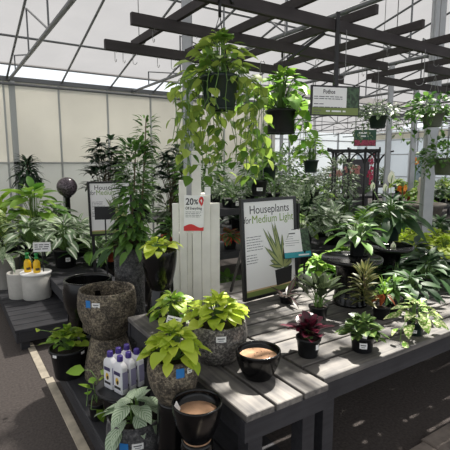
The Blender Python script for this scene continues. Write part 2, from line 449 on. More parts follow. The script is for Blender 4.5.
def make_pot(parent, style, rt, rb, h, mat, soil=.88, sq=0., seg=32, soil_mat=None, name='pot', z=0.):
    mb = MB(); mb.lathe(pot_profile(style, rt, rb, h, soil=soil), seg, sq=sq, c=(0, 0, z))
    o = mb.build(name, mat, parent)
    if soil_mat is not False:
        s = MB(); rr = {'nursery': rt*.915, 'bowl': rt*.895, 'egg': rt*.855, 'cyl': rt-.017}[style]
        s.lathe([(0, h*soil+.004), (rr*.6, h*soil+.002), (rr, h*soil-.004)], 20, sq=sq, c=(0, 0, z))
        s.build('soil', soil_mat or M['soil'], parent)
    return o
def sticker(parent, r, z, az, w, h, mat, name='price_sticker', curve_r2=None, tilt=0., lines=True):
    """label bent round the pot wall at azimuth az, centre height z"""
    mb = MB(); n = 4; r2 = curve_r2 or r
    for layer, (ww, hh, dr, mi) in enumerate([(w, h, .0022, 0)]+([(w*.7, h*.18, .003, 1), (w*.5, h*.1, .003, 1)] if lines else [])):
        zo = (0, h*.12, -h*.22)[layer] if lines else 0
        i0 = len(mb.v)
        for k in range(n+1):
            a = az+(k/n-.5)*ww/r
            for e in (-1, 1):
                zz = z+zo+e*hh/2; rr = r+dr+(r2-r)*(e)*.5*(hh/h)
                mb.v.append(Vector((rr*math.cos(a), rr*math.sin(a), zz)))
        for k in range(n):
            a = i0+2*k; mb.face((a, a+2, a+3, a+1), mi, smooth=True)
    o = mb.build(name, [mat, M['ink_grey']], parent); return o
CAMAZ = lambda x, y: math.atan2(-y, -x)

# ------------------------------------------------------------------ foliage generators
GA = 2.39996
def rosette(n, Ln, W, rad, h, shape='heart', droop=.7, seed=1, elev=(80, 10), mats=None, pet=True, fold=.22, rows=5, z0=0., jit=.25, twist=.4, r0=.02, size_jit=.25, hang=.3, minl=.6):
    """leaves on petioles from a crown: inner ones high, outer ones low"""
    r_ = random.Random(seed); f = MB(); s = MB()
    for i in range(n):
        t = (i+.5)/n; az = i*GA+r_.uniform(-jit, jit)*2
        el = R(elev[0]+(elev[1]-elev[0])*t**.8+r_.uniform(-10, 10))
        reach = (.25+.75*t)*r_.uniform(.8, 1.1)
        hx = rad*reach*max(.12, math.cos(el)**.5)*(.4+.6*t); hz = h*(1-.75*t*t*(1-math.sin(max(0, el))))*r_.uniform(.75, 1.05)*(.55+.45*math.sin(max(.2, el)))
        a = Vector((math.cos(az)*r0, math.sin(az)*r0, z0)); tip = Vector((math.cos(az)*hx, math.sin(az)*hx, z0+hz))
        mid = (a+tip)/2+Vector((-math.cos(az)*hx*.12, -math.sin(az)*hx*.12, hz*.12))
        if pet: s.tube([a, mid, tip], .0022 if Ln < .12 else .0035, 4, taper=.7)
        d = Vector((math.cos(az+r_.uniform(-.5, .5)), math.sin(az+r_.uniform(-.5, .5)), math.tan(el)*.35-hang*t+r_.uniform(-.15, .15)))
        k = 1+r_.uniform(-size_jit, size_jit); k *= minl+(1-minl)*min(1, t*1.6)
        f.leaf(tip, d, (0, 0, 1), Ln*k, W*k, shape, droop*r_.uniform(.6, 1.3), fold, r_.random(), rows=rows, twist=r_.uniform(-twist, twist))
    return f, s
def blades(n, Ln, W, seed=1, spread=(5, 70), droop=.9, shape='lance', z0=0., r0=.015, fold=.3, rows=6, jit=.3):
    """sword leaves rising straight from the crown"""
    r_ = random.Random(seed); f = MB()
    for i in range(n):
        t = (i+.5)/n; az = i*GA+r_.uniform(-jit, jit)
        th = R(spread[0]+(spread[1]-spread[0])*t+r_.uniform(-8, 8))
        d = Vector((math.sin(th)*math.cos(az), math.sin(th)*math.sin(az), math.cos(th)))
        k = r_.uniform(.7, 1.1)
        f.leaf((math.cos(az)*r0, math.sin(az)*r0, z0), d, (0, 0, 1), Ln*k, W*k, shape, droop*(.4+t)*r_.uniform(.7, 1.2), fold, r_.random(), rows=rows, twist=r_.uniform(-.3, .3))
    return f
def bush(n, rx, rz, Ln, W, seed=1, zc=0., shape='oval', droop=.6, rows=4, low=-.6, stems=8, z0=0., jit=.35, fold=.2):
    """leafy dome on twigs"""
    r_ = random.Random(seed); f = MB(); s = MB()
    for k in range(stems):
        az = k*GA; tip = Vector((math.cos(az)*rx*.55*r_.uniform(.3, 1), math.sin(az)*rx*.55*r_.uniform(.3, 1), zc+rz*r_.uniform(.2, .7)))
        s.tube([(math.cos(az)*.01, math.sin(az)*.01, z0), (tip.x*.5, tip.y*.5, (z0+tip.z)*.5), tip], .0035, 4, taper=.5)
    for i in range(n):
        az = i*GA+r_.uniform(-.3, .3); u = low+(1-low)*r_.random(); rr = math.sqrt(max(0, 1-u*u)); q = r_.uniform(.5, 1)**.6
        p = Vector((math.cos(az)*rr*rx*q, math.sin(az)*rr*rx*q, zc+u*rz*q))
        d = Vector((math.cos(az)*rr+r_.uniform(-jit, jit), math.sin(az)*rr+r_.uniform(-jit, jit), u*.6+r_.uniform(-.4, .3)))
        k = r_.uniform(.65, 1.15)
        f.leaf(p, d, (r_.uniform(-.3, .3), r_.uniform(-.3, .3), 1), Ln*k, W*k, shape, droop*r_.uniform(.3, 1.4), fold, r_.random(), rows=rows, twist=r_.uniform(-.6, .6))
    return f, s
def vines(specs, Ln, W, seed=1, step=.055, shape='heart'):
    """trailing stems; specs: list of point lists; leaves alternate along each"""
    r_ = random.Random(seed); f = MB(); s = MB()
    for pts in specs:
        P = [Vector(p) for p in pts]; dense = []
        for a, b in zip(P, P[1:]):
            m = max(1, int((b-a).length/.03)); dense += [a+(b-a)*(k/m) for k in range(m)]
        dense.append(P[-1]); s.tube(dense[::2]+[dense[-1]], .0022, 4, cap=False)
        acc = 0; sgn = 1
        for a, b in zip(dense, dense[1:]):
            acc += (b-a).length
            if acc >= step:
                acc = 0; sgn = -sgn; dd = (b-a).normalized(); az = r_.uniform(0, 2*PI)
                side = Vector((math.cos(az), math.sin(az), r_.uniform(-.1, .5)))
                tip = b+side*Ln*.35; s.tube([b, tip], .0014, 3, cap=False)
                k = r_.uniform(.65, 1.15)
                f.leaf(tip, side+dd*.5+Vector((0, 0, -.45)), (side.x*.6, side.y*.6, .8), Ln*k, W*k, shape, r_.uniform(.2, .7), .18, r_.random(), rows=4, twist=r_.uniform(-.5, .5))
    return f, s
def spike(n, h, Ln, W, seed=1, z0=0., shape='lance', droop=.9, rad=.02, elev=(55, 5), rows=5, up=.6, bare=.15, fold=.25):
    """upright cane clothed in leaves"""
    r_ = random.Random(seed); f = MB(); s = MB()
    s.tube([(0, 0, z0), (.01, 0, z0+h*.5), (0, .008, z0+h)], .009, 6, taper=.5)
    for i in range(n):
        t = i/max(1, n-1); z = z0+h*(bare+(1-bare)*t); az = i*GA+r_.uniform(-.4, .4)
        el = R(elev[1]+(elev[0]-elev[1])*t**2+r_.uniform(-14, 14))
        d = Vector((math.cos(az)*math.cos(el), math.sin(az)*math.cos(el), math.sin(el)))
        k = r_.uniform(.75, 1.1)*(1-.3*t)
        f.leaf((math.cos(az)*rad, math.sin(az)*rad, z), d, (0, 0, 1), Ln*k, W*k, shape, droop*r_.uniform(.6, 1.3), fold, r_.random(), rows=rows, twist=r_.uniform(-.4, .4))
    return f, s
def merge(a, *bs):
    for b in bs:
        o = len(a.v); a.v += b.v; a.f += [tuple(i+o for i in f) for f in b.f]; a.m += b.m; a.uv += b.uv; a.t += b.t; a.sm += b.sm
    return a
def shift(mb, dx=0, dy=0, dz=0):
    for v in mb.v: v.x += dx; v.y += dy; v.z += dz
    return mb

# ================================================================== SETTING
mb = MB(); mb.box((-8, -5, -.1), (21, 17, 0)); struct(mb, 'floor', M['asphalt'])
mb = MB(); r_ = random.Random(3); y = -1.
while y < 7.9:
    l = r_.uniform(.7, 1.1); o_ = .575-.022*(y+l/2-2.26); mb.box((o_-.05+r_.uniform(-.005, .005), y, 0), (o_+r_.uniform(-.003, .008), min(7.9, y+l-.012), .008)); y += l
struct(mb, 'trim_1', M['kerb_paint'])
mb = MB(); x = 1.2
while x < 9:
    l = r_.uniform(.28, .36); mb.box((x, 1.04, 0), (x+l-.008, 1.285+r_.uniform(-.01, .01), .03), bev=.008); x += l
struct(mb, 'trim_2', M['concrete'])
# outside ground
mb = MB(); mb.box((-30, 17.3, -.3), (45, 60, -.12)); mb.box((-30, 8.4, -.3), (-8.2, 17.2, -.12)); struct(mb, 'ground_outside', M['concrete'])

def eave0(y): return 3.2+.26*(8-y) if y >= 1.5 else 3.2+.26*6.5-.26*(1.5-y)
M['film_roof'] = film_mat('roof_film', (104, 102, 102), .2, refl=.3, nscale=1.6, namt=.08)
M['film_wall'] = film_mat('wall_film', (226, 224, 217), .0, refl=.45, nscale=.55, namt=.16)
M['film_low'] = film_mat('lower_wall_film', (222, 223, 220), .0, refl=.5, nscale=.5, namt=.14)
M['film_blue'] = film_mat('blue_wall_film', (226, 231, 234), .1, refl=.4, nscale=.4, namt=.08)
# roof film with an unseen gap added so sun reaches the right table
VX0, VX1, VY0, VY1 = 2.8, 5.4, 1.8, 3.6
def roofq(mb, x0, x1, y0, y1, zf):
    i = len(mb.v); mb.v += [Vector((x0, y0, zf(y0))), Vector((x1, y0, zf(y0))), Vector((x1, y1, zf(y1))), Vector((x0, y1, zf(y1)))]
    mb.face((i, i+1, i+2, i+3), smooth=False)
mb = MB()
for (a, b, c, d) in ((-8, 21, VY1, 8.06), (-8, VX0, VY0, VY1), (VX1, 21, VY0, VY1), (-8, 21, 1.5, VY0), (-8, 21, -5, 1.5)):
    roofq(mb, a, b, c, d, eave0)
def eave1(y): return 3.2+.26*(y-8) if y <= 12 else 3.2+.26*4-.26*(y-12)
roofq(mb, 6.6, 21, 8.06, 12, eave1); roofq(mb, 6.6, 21, 12, 16.2, eave1)
ceil = struct(mb, 'ceiling', M['film_roof'])
# steel under the film
rf = MB()
k = 0
xs = [.97+.85*i for i in range(-5, 22)]
for x in xs:
    rf.tube([(x, 8, 2.95), (x, 1.5, 2.95+.26*6.5)], .017, 5)
    rf.tube([(x, 1.5, 2.95+.26*6.5), (x, -4.8, 2.95+.26*.2)], .017, 5)
for x in [x_ for x_ in xs if x_ > 6.6][::2]:
    rf.tube([(x, 8, 2.97), (x, 12, 2.97+.26*4)], .02, 5); rf.tube([(x, 12, 2.97+.26*4), (x, 16, 2.97)], .02, 5)
rf.build('rafter', M['steel_dark'], ceil)
pl = MB()
for y in (7.1, 5.6, 4.1, 2.6, .4, -1.4, -3.2): pl.tube([(-8, y, eave0(y)-.03), (21, y, eave0(y)-.03)], .018, 5)
for y in (9.3, 10.6, 12, 13.4, 14.7): pl.tube([(6.6, y, eave1(y)-.03), (21, y, eave1(y)-.03)], .018, 5)
pl.build('purlin', M['steel_dark'], ceil)
tr = MB()
for i, x in enumerate([-1.1+2.1*j for j in range(0, 10)]):
    tr.tube([(x, 8, 2.93), (x, -4.8, 2.93)], .024, 6)
    ys = [7.2, 6.0, 4.8, 3.6, 2.4, 1.5, .6, -.6, -1.8, -3]
    rz = lambda y: 2.95+.26*(8-y) if y >= 1.5 else 2.95+.26*6.5-.26*(1.5-y)
    for a, b in zip(ys, ys[1:]):
        tr.tube([(x, a, 2.93), (x, a, rz(a))], .012, 4); tr.tube([(x, a, rz(a)), (x, b, 2.93)], .012, 4)
    if x > 6.6:
        tr.tube([(x, 8, 2.95), (x, 16, 2.95)], .02, 5)
        for a in (9.3, 10.6, 12, 13.4, 14.7):
            tr.tube([(x, a, 2.95), (x, a, eave1(a)-.2)], .012, 4)
            tr.tube([(x, a, 2.95), (x, a+1.3, eave1(a+1.3)-.22)], .012, 4)
tr.build('truss', M['steel_dark'], ceil)
gt = MB()
gt.bar((-8, 8, 2.955), (21, 8, 2.955), .09, .07); gt.tube([(-8, 7.9, 2.86), (21, 7.9, 2.86)], .022, 6); gt.bar((-8, 8.04, 3.2), (21, 8.04, 3.2), .05, .035)
gt.build('gutter', M['steel_dark'], ceil)
fr = MB()      # frame round the added sun gap
zc = lambda y: eave0(y)+.02
fr.bar((VX0, VY0, zc(VY0)), (VX1, VY0, zc(VY0)), .05, .05); fr.bar((VX0, VY1, zc(VY1)), (VX1, VY1, zc(VY1)), .05, .05)
fr.bar((VX0, VY0, zc(VY0)), (VX0, VY1, zc(VY1)), .05, .05); fr.bar((VX1, VY0, zc(VY0)), (VX1, VY1, zc(VY1)), .05, .05)
fr.build('sun_gap_frame', M['steel_dark'], ceil)

# left-hand wall of plastic panels
mb = MB()
mb.box((-8, 8.0, 1.6), (6.6, 8.012, 2.92)); wl = struct(mb, 'wall_left', M['film_wall'])
mb = MB(); mb.box((-8, 8.0, 0), (6.6, 8.012, 1.6)); mb.build('lower_panel', M['film_low'], wl)
mb = MB()
x = -7.6
while x < 6.6:
    mb.box((x, 7.97, 0), (x+.028, 8.0, 2.92)); x += .85
mb.box((.99, 7.95, 0), (1.08, 8.0, 2.92)); mb.box((-8, 7.95, 1.585), (6.6, 8.0, 1.615))
mb.build('mullion', plain('pale_mullion', (176, 178, 176), .5), wl)
# far walls
mb = MB(); mb.box((-8, 16.2, 0), (20.5, 16.25, 3.2)); wb = struct(mb, 'wall_back', M['film_blue'])
mb = MB()
for z in (.9, 2.05, 2.72): mb.box((-8, 16.12, z), (19, 16.2, z+.05))
for i in range(9): mb.box((4+i*1.7, 16.12, 0), (4.06+i*1.7, 16.2, 3.2))
mb.build('mullion', M['galv'], wb)
mb = MB(); mb.box((19.2, -5, 0), (19.25, 16.2, 3.2)); wr = struct(mb, 'wall_right', M['film_blue'])
mb = MB(); mb.box((19.16, -5, 2.8), (19.2, 16.2, 3.12)); mb.build('cream_panel', plain('cream_panel', (222, 218, 198), .6), wr)
mb = MB()
for z in (.9, 2.0, 2.72): mb.box((19.1, -5, z), (19.16, 16.2, z+.05))
for i in range(14): mb.box((19.1, -4+i*1.5, 0), (19.16, -3.94+i*1.5, 3.2))
mb.build('mullion', M['galv'], wr)
# door and framed opening far away on the right
mb = MB(); mb.box((19.0, 11.6, 0), (19.09, 12.9, 2.15)); d1 = struct(mb, 'door_1', M['white_metal'])
mb = MB(); mb.box((18.97, 11.75, .25), (19.0, 12.75, 1.95)); mb.build('pane', plain('door_pane', (150, 168, 176), .2), d1)
# unseen greenery added outside to cut the light on the lower wall
f, s = bush(60, 1, 1, .4, .3)
mb = MB(); r_ = random.Random(11)
for i in range(24):
    cx = -4+i*.45; h = .8+.5*math.sin(i*1.7)+.3*math.sin(i*.6)
    mb.lathe([(0, -.3), (.4, -.2), (.45, h*.5), (.3, h), (0, h+.1)], 10, c=(cx, 8.75+r_.uniform(-.1, .2), 0))
hd = mb.build('shade_hedge', plain('shade_hedge_green', (52, 66, 50), .9, noise=.4, nscale=12)); hd['kind'] = 'structure'
f = s = None

# steel columns
def column(px, d, w, label, ztop, grp=None):
    p = atd(px, 163, d)
    e = empty('steel_column', (p.x, p.y, 0), label, 'column', rz=-YAW)
    mb = MB(); h = w/2; mb.box((-h, -h, 0), (h, h, ztop), bev=.006)
    mb.build('shaft', M['galv'], e, rz=0)
    mb = MB(); mb.box((-w*.9, -w*.9, 0), (w*.9, w*.9, .012)); mb.build('base_plate', M['steel_dark'], e)
    mb = MB()
    for sx in (-1, 1): mb.box((sx*h-.004 if sx > 0 else -h-.006, -h*.35, .05), (h+.006 if sx > 0 else -h+.004, h*.35, ztop-.05))
    mb.build('channel', M['galv'], e)
    return e
column(188.5, 4.2, .085, 'square galvanised steel column rising behind the white picket display', 4.0)
column(429, 5.1, .115, 'thick square galvanised column at the right, in front of the stone fountain', 3.9)
column(387, 7.2, .07, 'slim galvanised post between the black arbor and the thick right column', 3.2)
column(412, 10.5, .1, 'far pale post just left of the thick right column', 3.5)
column(281, 10.2, .07, 'slim distant post seen among the hanging baskets', 3.3)

# ================================================================== TABLES AND PLATFORMS
TZ = .66
def slat_table(name, label, x0, x1, y0, y1, along, pitch=.14, gap=.014, th=.03, legs=(), zbot=0., apron=.09, mats=None, shelf=False):
    e = empty(name, (x0, y0, zbot), label, 'table'); ztop = TZ-zbot; W = x1-x0; D = y1-y0
    n = round((D if along == 'X' else W)/pitch); p = (D if along == 'X' else W)/n
    for i in range(n):
        b = MB(); a0 = i*p+gap/2; a1 = (i+1)*p-gap/2
        if along == 'X': b.box((.004, a0, 0), (W-.004, a1, th), bev=.003)
        else: b.box((a0, .004, 0), (a1, D-.004, th), bev=.003)
        b.build('slat', M['wood_x'] if along == 'X' else M['wood_y'], e, loc=(0, 0, ztop-th))
    for nm, lo, hi in (('apron', (.005, .012, ztop-th-apron), (W-.005, .042, ztop-th-.001)), ('apron', (.005, D-.042, ztop-th-apron), (W-.005, D-.012, ztop-th-.001)),
                       ('apron', (.012, .043, ztop-th-apron), (.04, D-.043, ztop-th-.001)), ('apron', (W-.04, .043, ztop-th-apron), (W-.012, D-.043, ztop-th-.001))):
        b = MB(); b.box(lo, hi, bev=.003); b.build(nm, M['wood_dark'], e)
    for lx, ly in legs:
        b = MB(); b.box((lx-.035, ly-.035, 0), (lx+.035, ly+.035, ztop-th-.002), bev=.003); b.build('leg', M['wood_dark'], e)
    return e
slat_table('display_table', 'long grey slatted table on the right with red and green potted plants on it', 1.33, 6.0, 1.245, 2.79, 'X',
           legs=[(.085, .085), (.085, 1.46), (2.3, .085), (2.3, 1.46), (4.58, .085), (4.58, 1.46)])
slat_table('display_table', 'narrow grey slatted table in front carrying the stone bowl and tan-filled black pot', .875, 1.322, 1.205, 2.465, 'Y', pitch=.149,
           legs=[(.08, .08), (.37, .08), (.08, 1.17), (.37, 1.17)], zbot=.2)
def platform(name, label, x0, x1, y0, y1, ztop, along='X', pitch=.14, mat='wood_dark', zb=0.):
    e = empty(name, (x0, y0, zb), label, 'platform'); ztop -= zb; W = x1-x0; D = y1-y0
    n = max(1, round((D if along == 'X' else W)/pitch)); p = (D if along == 'X' else W)/n
    for i in range(n):
        b = MB(); a0, a1 = i*p+.006, (i+1)*p-.006
        if along == 'X': b.box((0, a0, ztop-.028), (W, a1, ztop), bev=.003)
        else: b.box((a0, 0, ztop-.028), (a1, D, ztop), bev=.003)
        b.build('slat', M['wood_dark_y' if along == 'Y' else 'wood_dark'], e)
    for lo, hi in (((.006, .006, ztop-.12), (.034, D-.006, ztop-.029)), ((W-.034, .006, ztop-.12), (W-.006, D-.006, ztop-.029)), ((.035, .006, ztop-.12), (W-.035, .03, ztop-.029)), ((.035, D-.03, ztop-.12), (W-.035, D-.006, ztop-.029))):
        b = MB(); b.box(lo, hi, bev=.003); b.build('apron', M['wood_dark'], e)
    for lx in (.08, W-.08):
        for ly in (.08, D*.5, D-.08):
            b = MB(); b.box((lx-.035, ly-.03, 0), (lx+.035, ly+.03, ztop-.03)); b.build('leg', M['wood_dark'], e)
    return e
platform('low_platform', 'low charcoal timber platform by the painted line, carrying the big empty pots', .56, 1.3, 1.12, 3.2, .2, 'Y', .25)
platform('low_platform', 'low charcoal timber platform at the back left under the pale grey pots', .4, 1.6, 3.86, 7.75, .2, 'X')
platform('plant_step', 'raised dark timber step behind the two pale grey pots, left end of the tier', .84, 1.42, 3.98, 7.0, .42, 'X', zb=.2)
platform('plant_step', 'raised dark timber step behind the black bowl, with red and black nursery pots', 1.62, 2.6, 4.35, 7.0, .42, 'X')

# ================================================================== FRONT PLATFORM: POTS
def potted(name, label, cat, loc, style, rt, rb, h, potmat, fol=None, leafmat=None, stemmat=None, soil=.9, group=None, rz=0., sq=0., seg=32, fname='foliage', soil_mat=None, lift=None):
    e = empty(name, loc, label, cat, group, rz)
    make_pot(e, style, rt, rb, h, potmat, soil, sq, seg, soil_mat)
    if fol:
        f, s = fol if isinstance(fol, tuple) else (fol, None)
        z = h*soil if lift is None else lift
        f.build(fname, leafmat, e, loc=(0, 0, z))
        if s and s.v: s.build('stem', stemmat or M['stem'], e, loc=(0, 0, z))
    return e
def front_sticker(e, r, z, w, h, mat, off=0., x=None, y=None, r2=None, lines=True, name='price_sticker'):
    x = e.location.x if x is None else x; y = e.location.y if y is None else y
    return sticker(e, r, z, CAMAZ(x, y)+off-e.rotation_euler.z, w, h, mat, name, lines=lines)

# black nursery pot with lime pothos, far corner of the platform
x, y = .60, 2.83
e = potted('potted_pothos', 'lime pothos in a black nursery pot at the far corner of the low platform', 'plant', (x, y, .2), 'nursery', .122, .09, .2, M['black_plastic'],
       rosette(62, .07, .056, .115, .13, seed=3, elev=(86, 25), hang=-.05, droop=.55), L['lime_green'])
front_sticker(e, .121, .18, .03, .018, M['paper'], -.75, lines=False); front_sticker(e, .121, .18, .03, .018, M['paper'], .8, lines=False)
f, s = vines([[(-.03, .04, .0), (-.09, .1, .09), (-.13, .13, .12), (-.16, .15, .1)]], .055, .045, 4, .06)
f.build('runner', L['lime_green'], e, loc=(0, 0, .2)); s.build('stem', M['stem'], e, loc=(0, 0, .2))

# big glossy black bowl on an upturned pot
x, y = .80, 3.02
e = empty('pot_stand', (x, y, .2), 'upturned black pot under the wide glossy black bowl', 'pot')
m = MB(); m.lathe(inverted_profile(.1, .135, .22), 32); m.build('body', M['gloss_black'], e)
e = empty('planter_bowl', (x, y, .42), 'wide empty glossy black bowl behind the brown stone pot', 'planter')
make_pot(e, 'bowl', .165, .085, .37, M['gloss_black'], soil=.12)

# stone pot on upturned stone pot
x, y = .83, 2.69
e = empty('pot_stand', (x, y, .2), 'upturned pitted stone pot carrying the empty brown stone pot', 'pot')
m = MB(); m.lathe(inverted_profile(.115, .162, .28), 36); m.build('body', M['stone_brown'], e)
e = empty('stone_planter', (x, y, .48), 'empty brown pitted stone pot with a blue sticker, on an upturned twin', 'planter')
make_pot(e, 'bowl', .178, .1, .315, M['stone_brown'], soil=.2, seg=40)
front_sticker(e, .184, .258, .05, .034, M['paper'], -.38, name='price_sticker'); front_sticker(e, .1845, .262, .034, .05, M['sticker_blue'], -.66, lines=False, name='round_sticker')

# round black stand with six bottles
sx, sy, k = at(126, 384, .45)
e = empty('round_stand', (sx, sy, .2), 'upturned black pot with a flat round top holding white bottles', 'stand')
m = MB(); m.lathe([(0, 0), (.1, 0), (.105, .01), (.115, .1), (.128, .2), (.135, .232), (0, .232)], 36); m.build('body', M['gloss_black'], e)
m = MB(); m.lathe([(0, .233), (.15, .233), (.156, .238), (.156, .246), (.15, .25), (.143, .247), (0, .246)], 40); m.build('top', M['black_plastic'], e)
bot = None; a = R(18); u = Vector((math.cos(a), math.sin(a), 0)); w = Vector((math.sin(a), -math.cos(a), 0))
ords = [('back row', 0), ('front row', 1)]; nm = ['nearest the camera side', 'in the middle', 'farthest in']
for j in range(2):
    for i in range(3):
        lbl = 'purple-capped white bottle, %s of the %s row on the round stand' % (('nearest one', 'middle one', 'farthest one')[i], ('left', 'right')[j])
        p = Vector((sx, sy, .446))+u*((i-1)*.053-.01)+w*((j-.5)*.082)
        if bot is None:
            bot = e = empty('fertilizer_bottle', p, lbl, 'bottle', 'white bottles on the round stand', rz=a)
            m = MB()
            def ringbox(hx, hy, z, n=6):
                out = []
                r = min(hx, hy)*.45
                for cx, cy, a0 in ((hx-r, hy-r, 0), (-hx+r, hy-r, 90), (-hx+r, -hy+r, 180), (hx-r, -hy+r, 270)):
                    for q in range(4): th = R(a0+q*30); out.append(Vector((cx+r*math.cos(th), cy+r*math.sin(th), z)))
                return out
            rings = [ringbox(*v) for v in ((.018, .034, 0), (.0205, .0365, .004), (.0205, .0365, .135), (.0185, .033, .15), (.0135, .018, .163), (.0125, .0125, .168), (.0125, .0125, .172))]
            for rg in rings: m.v += rg
            n = 16
            for q in range(len(rings)-1):
                for s_ in range(n): m.face((q*n+s_, q*n+(s_+1) % n, (q+1)*n+(s_+1) % n, (q+1)*n+s_))
            m.face([i_ for i_ in reversed(range(n))], smooth=False); m.face([6*n+i_ for i_ in range(n)], smooth=False)
            m.build('body', M['bottle'], e)
            m = MB(); m.lathe([(0, .169), (.0155, .169), (.0158, .172), (.0145, .196), (.012, .198), (0, .198)], 18); m.build('cap', M['purple'], e)
            m = MB()   # printed front label, on the narrow-depth face
            def patch(y0, y1, z0, z1, mi, d): i0 = len(m.v); m.v += [Vector((-.0205-d, y1, z0)), Vector((-.0205-d, y0, z0)), Vector((-.0205-d, y0, z1)), Vector((-.0205-d, y1, z1))]; m.face((i0, i0+1, i0+2, i0+3), mi, smooth=False)
            patch(-.027, .027, .02, .125, 0, .0006); patch(-.025, .025, .098, .118, 1, .001); patch(-.025, .025, .026, .04, 2, .001)
            i0 = len(m.v); m.v += [Vector((-.0222, .013*math.cos(t*PI/6), .068+.02*math.sin(t*PI/6))) for t in range(12)]; m.face(range(i0, i0+12), 3, smooth=False)
            i0 = len(m.v); m.v += [Vector((-.0226, .008*math.cos(t*PI/6)-.003, .062+.011*math.sin(t*PI/6))) for t in range(12)]; m.face(range(i0, i0+12), 2, smooth=False)
            m.build('front_label', [M['bottle'], M['label_dark'], M['ink'], M['label_yellow']], e)
            m = MB(); m.box((-.0165, -.0375, .03), (.0165, -.0366, .12)); m.build('side_label', M['label_blue'], e)
        else: copy_tree(bot, p, a, lbl)

# small lime pothos tucked against the stand
x, y = .61, 2.235
e = potted('potted_pothos', 'small trailing lime pothos squeezed beside the round stand at the platform edge', 'plant', (x+.0, y, .2), 'nursery', .048, .038, .1, M['black_plastic'], None)
f, s = vines([[(0, 0, .09), (-.01, .01, .17), (-.02, .0, .22), (-.05, -.02, .2), (-.07, -.05, .12)], [(0, 0, .09), (.02, .06, .2), (.0, .1, .24)], [(0, 0, .09), (-.03, -.03, .16), (-.05, -.06, .1)]], .095, .06, 8, .05)
f.build('foliage', L['lime_green'], e); s.build('stem', M['stem'], e)

# silver satin pothos in a charcoal pot
x, y = .655, 1.775
e = potted('satin_pothos', 'silver-marbled pothos in a charcoal stone pot with a blue round sticker, nearest the camera', 'plant', (x, y, .2), 'bowl', .125, .085, .25, M['stone_char'],
       rosette(26, .13, .066, .115, .12, seed=12, elev=(78, 10), hang=.4, droop=.9, fold=.16, rows=8, size_jit=.2, shape='lance'), L['silver'], soil=.86)
front_sticker(e, .131, .175, .05, .03, M['paper'], .06); front_sticker(e, .131, .17, .04, .045, M['sticker_blue'], -.4, lines=False, name='round_sticker')

# pedestal + stone pot with lime pothos
x, y = .755, 1.565
e = empty('pot_stand', (x, y, .2), 'tall upturned black pot under the lime pothos in the pitted stone pot', 'pot')
m = MB(); m.lathe(inverted_profile(.07, .085, .4), 28); m.build('body', M['gloss_black'], e)
e = potted('potted_pothos', 'lime pothos with a white plant tag in a pitted stone pot beside the bottles', 'plant', (x, y, .6), 'bowl', .106, .066, .2, M['stone_brown'],
       rosette(80, .076, .058, .11, .13, seed=5, elev=(86, 10), hang=.25, droop=.75), L['lime'])
front_sticker(e, .1105, .17, .024, .026, M['paper'], .62); front_sticker(e, .1105, .166, .034, .04, M['sticker_blue'], .24, lines=False, name='round_sticker')
tg = MB(); tg.box((-.032, -.001, .0), (.032, .001, .075)); tg.box((-.005, -.001, -.17), (.005, .001, .0))
o = tg.build('plant_tag', M['paper'], e, loc=(.03, .085, .255)); o.rotation_euler = (R(-18), R(14), R(-33)); o['label'] = 'white plant tag on a stake'
tl = MB()
for i in range(5): tl.box((-.026, -.0022, .062-i*.012), (.02-.006*(i % 2), -.0012, .066-i*.012))
q = tl.build('printing', M['ink_grey'], o)

# pedestal + glossy pot of tan crust
x, y = .74, 1.335
e = empty('pot_stand', (x, y, .2), 'tall upturned glossy black pot at the near edge under the tan-filled pot', 'pot')
m = MB(); m.lathe(inverted_profile(.062, .085, .35), 28); m.build('body', M['gloss_black'], e)
e = empty('glossy_planter', (x, y, .55), 'glossy black pot filled with tan crust, raised on an upturned pot at the near edge', 'planter')
make_pot(e, 'egg', .096, .052, .155, M['gloss_black'], soil=.72, soil_mat=M['brown_in'])
m = MB(); m.lathe([(.05, .0), (.0535, .0), (.0535, .008), (.05, .008)], 28); m.build('foot_ring', M['brown_in'], e)
tg = MB(); tg.box((-.016, -.001, 0), (.016, .001, .04)); o = tg.build('plant_tag', M['paper'], e, loc=(-.062, .03, .115)); o.rotation_euler = (R(-15), R(-20), R(40))

# glossy pot on the narrow table
x, y, k = at(258, 376, TZ)
e = empty('glossy_planter', (x, y, TZ), 'glossy black pot filled with tan crust, standing on the narrow slatted table', 'planter')
make_pot(e, 'egg', .1, .06, .125, M['gloss_black'], soil=.8, soil_mat=M['brown_in'])
gr = MB(); r_ = random.Random(4)
for i in range(9):
    a = r_.uniform(0, 6.28); q = r_.uniform(.01, .06); gr.lathe([(0, 0), (.0025, .0005), (.0015, .002), (0, .0025)], 6, c=(q*math.cos(a), q*math.sin(a), .1026))
gr.build('grit', M['soil'], e)

# stone bowl with lime pothos
x, y, k = at(218, 358, TZ)
e = potted('potted_pothos', 'lime pothos in a wide grey stone bowl on the narrow slatted table', 'plant', (x, y, TZ), 'bowl', .135, .088, .195, M['stone_grey'],
       rosette(84, .076, .056, .125, .12, seed=21, elev=(86, 15), hang=.05), L['lime'], seg=40, soil=.93)
front_sticker(e, .1435, .155, .046, .028, M['paper'], .1)

# lime pothos behind it, on an upturned pot
x, y, k = at(172, 325, TZ)
x = 1.03; y = 2.12
e = potted('potted_pothos', 'low lime pothos in a black pot between the stone bowl and tall black planter', 'plant', (x, y, TZ), 'nursery', .085, .062, .09, M['black_plastic'],
       rosette(60, .07, .055, .13, .13, seed=25, elev=(82, 0), hang=.35), L['lime_green'])

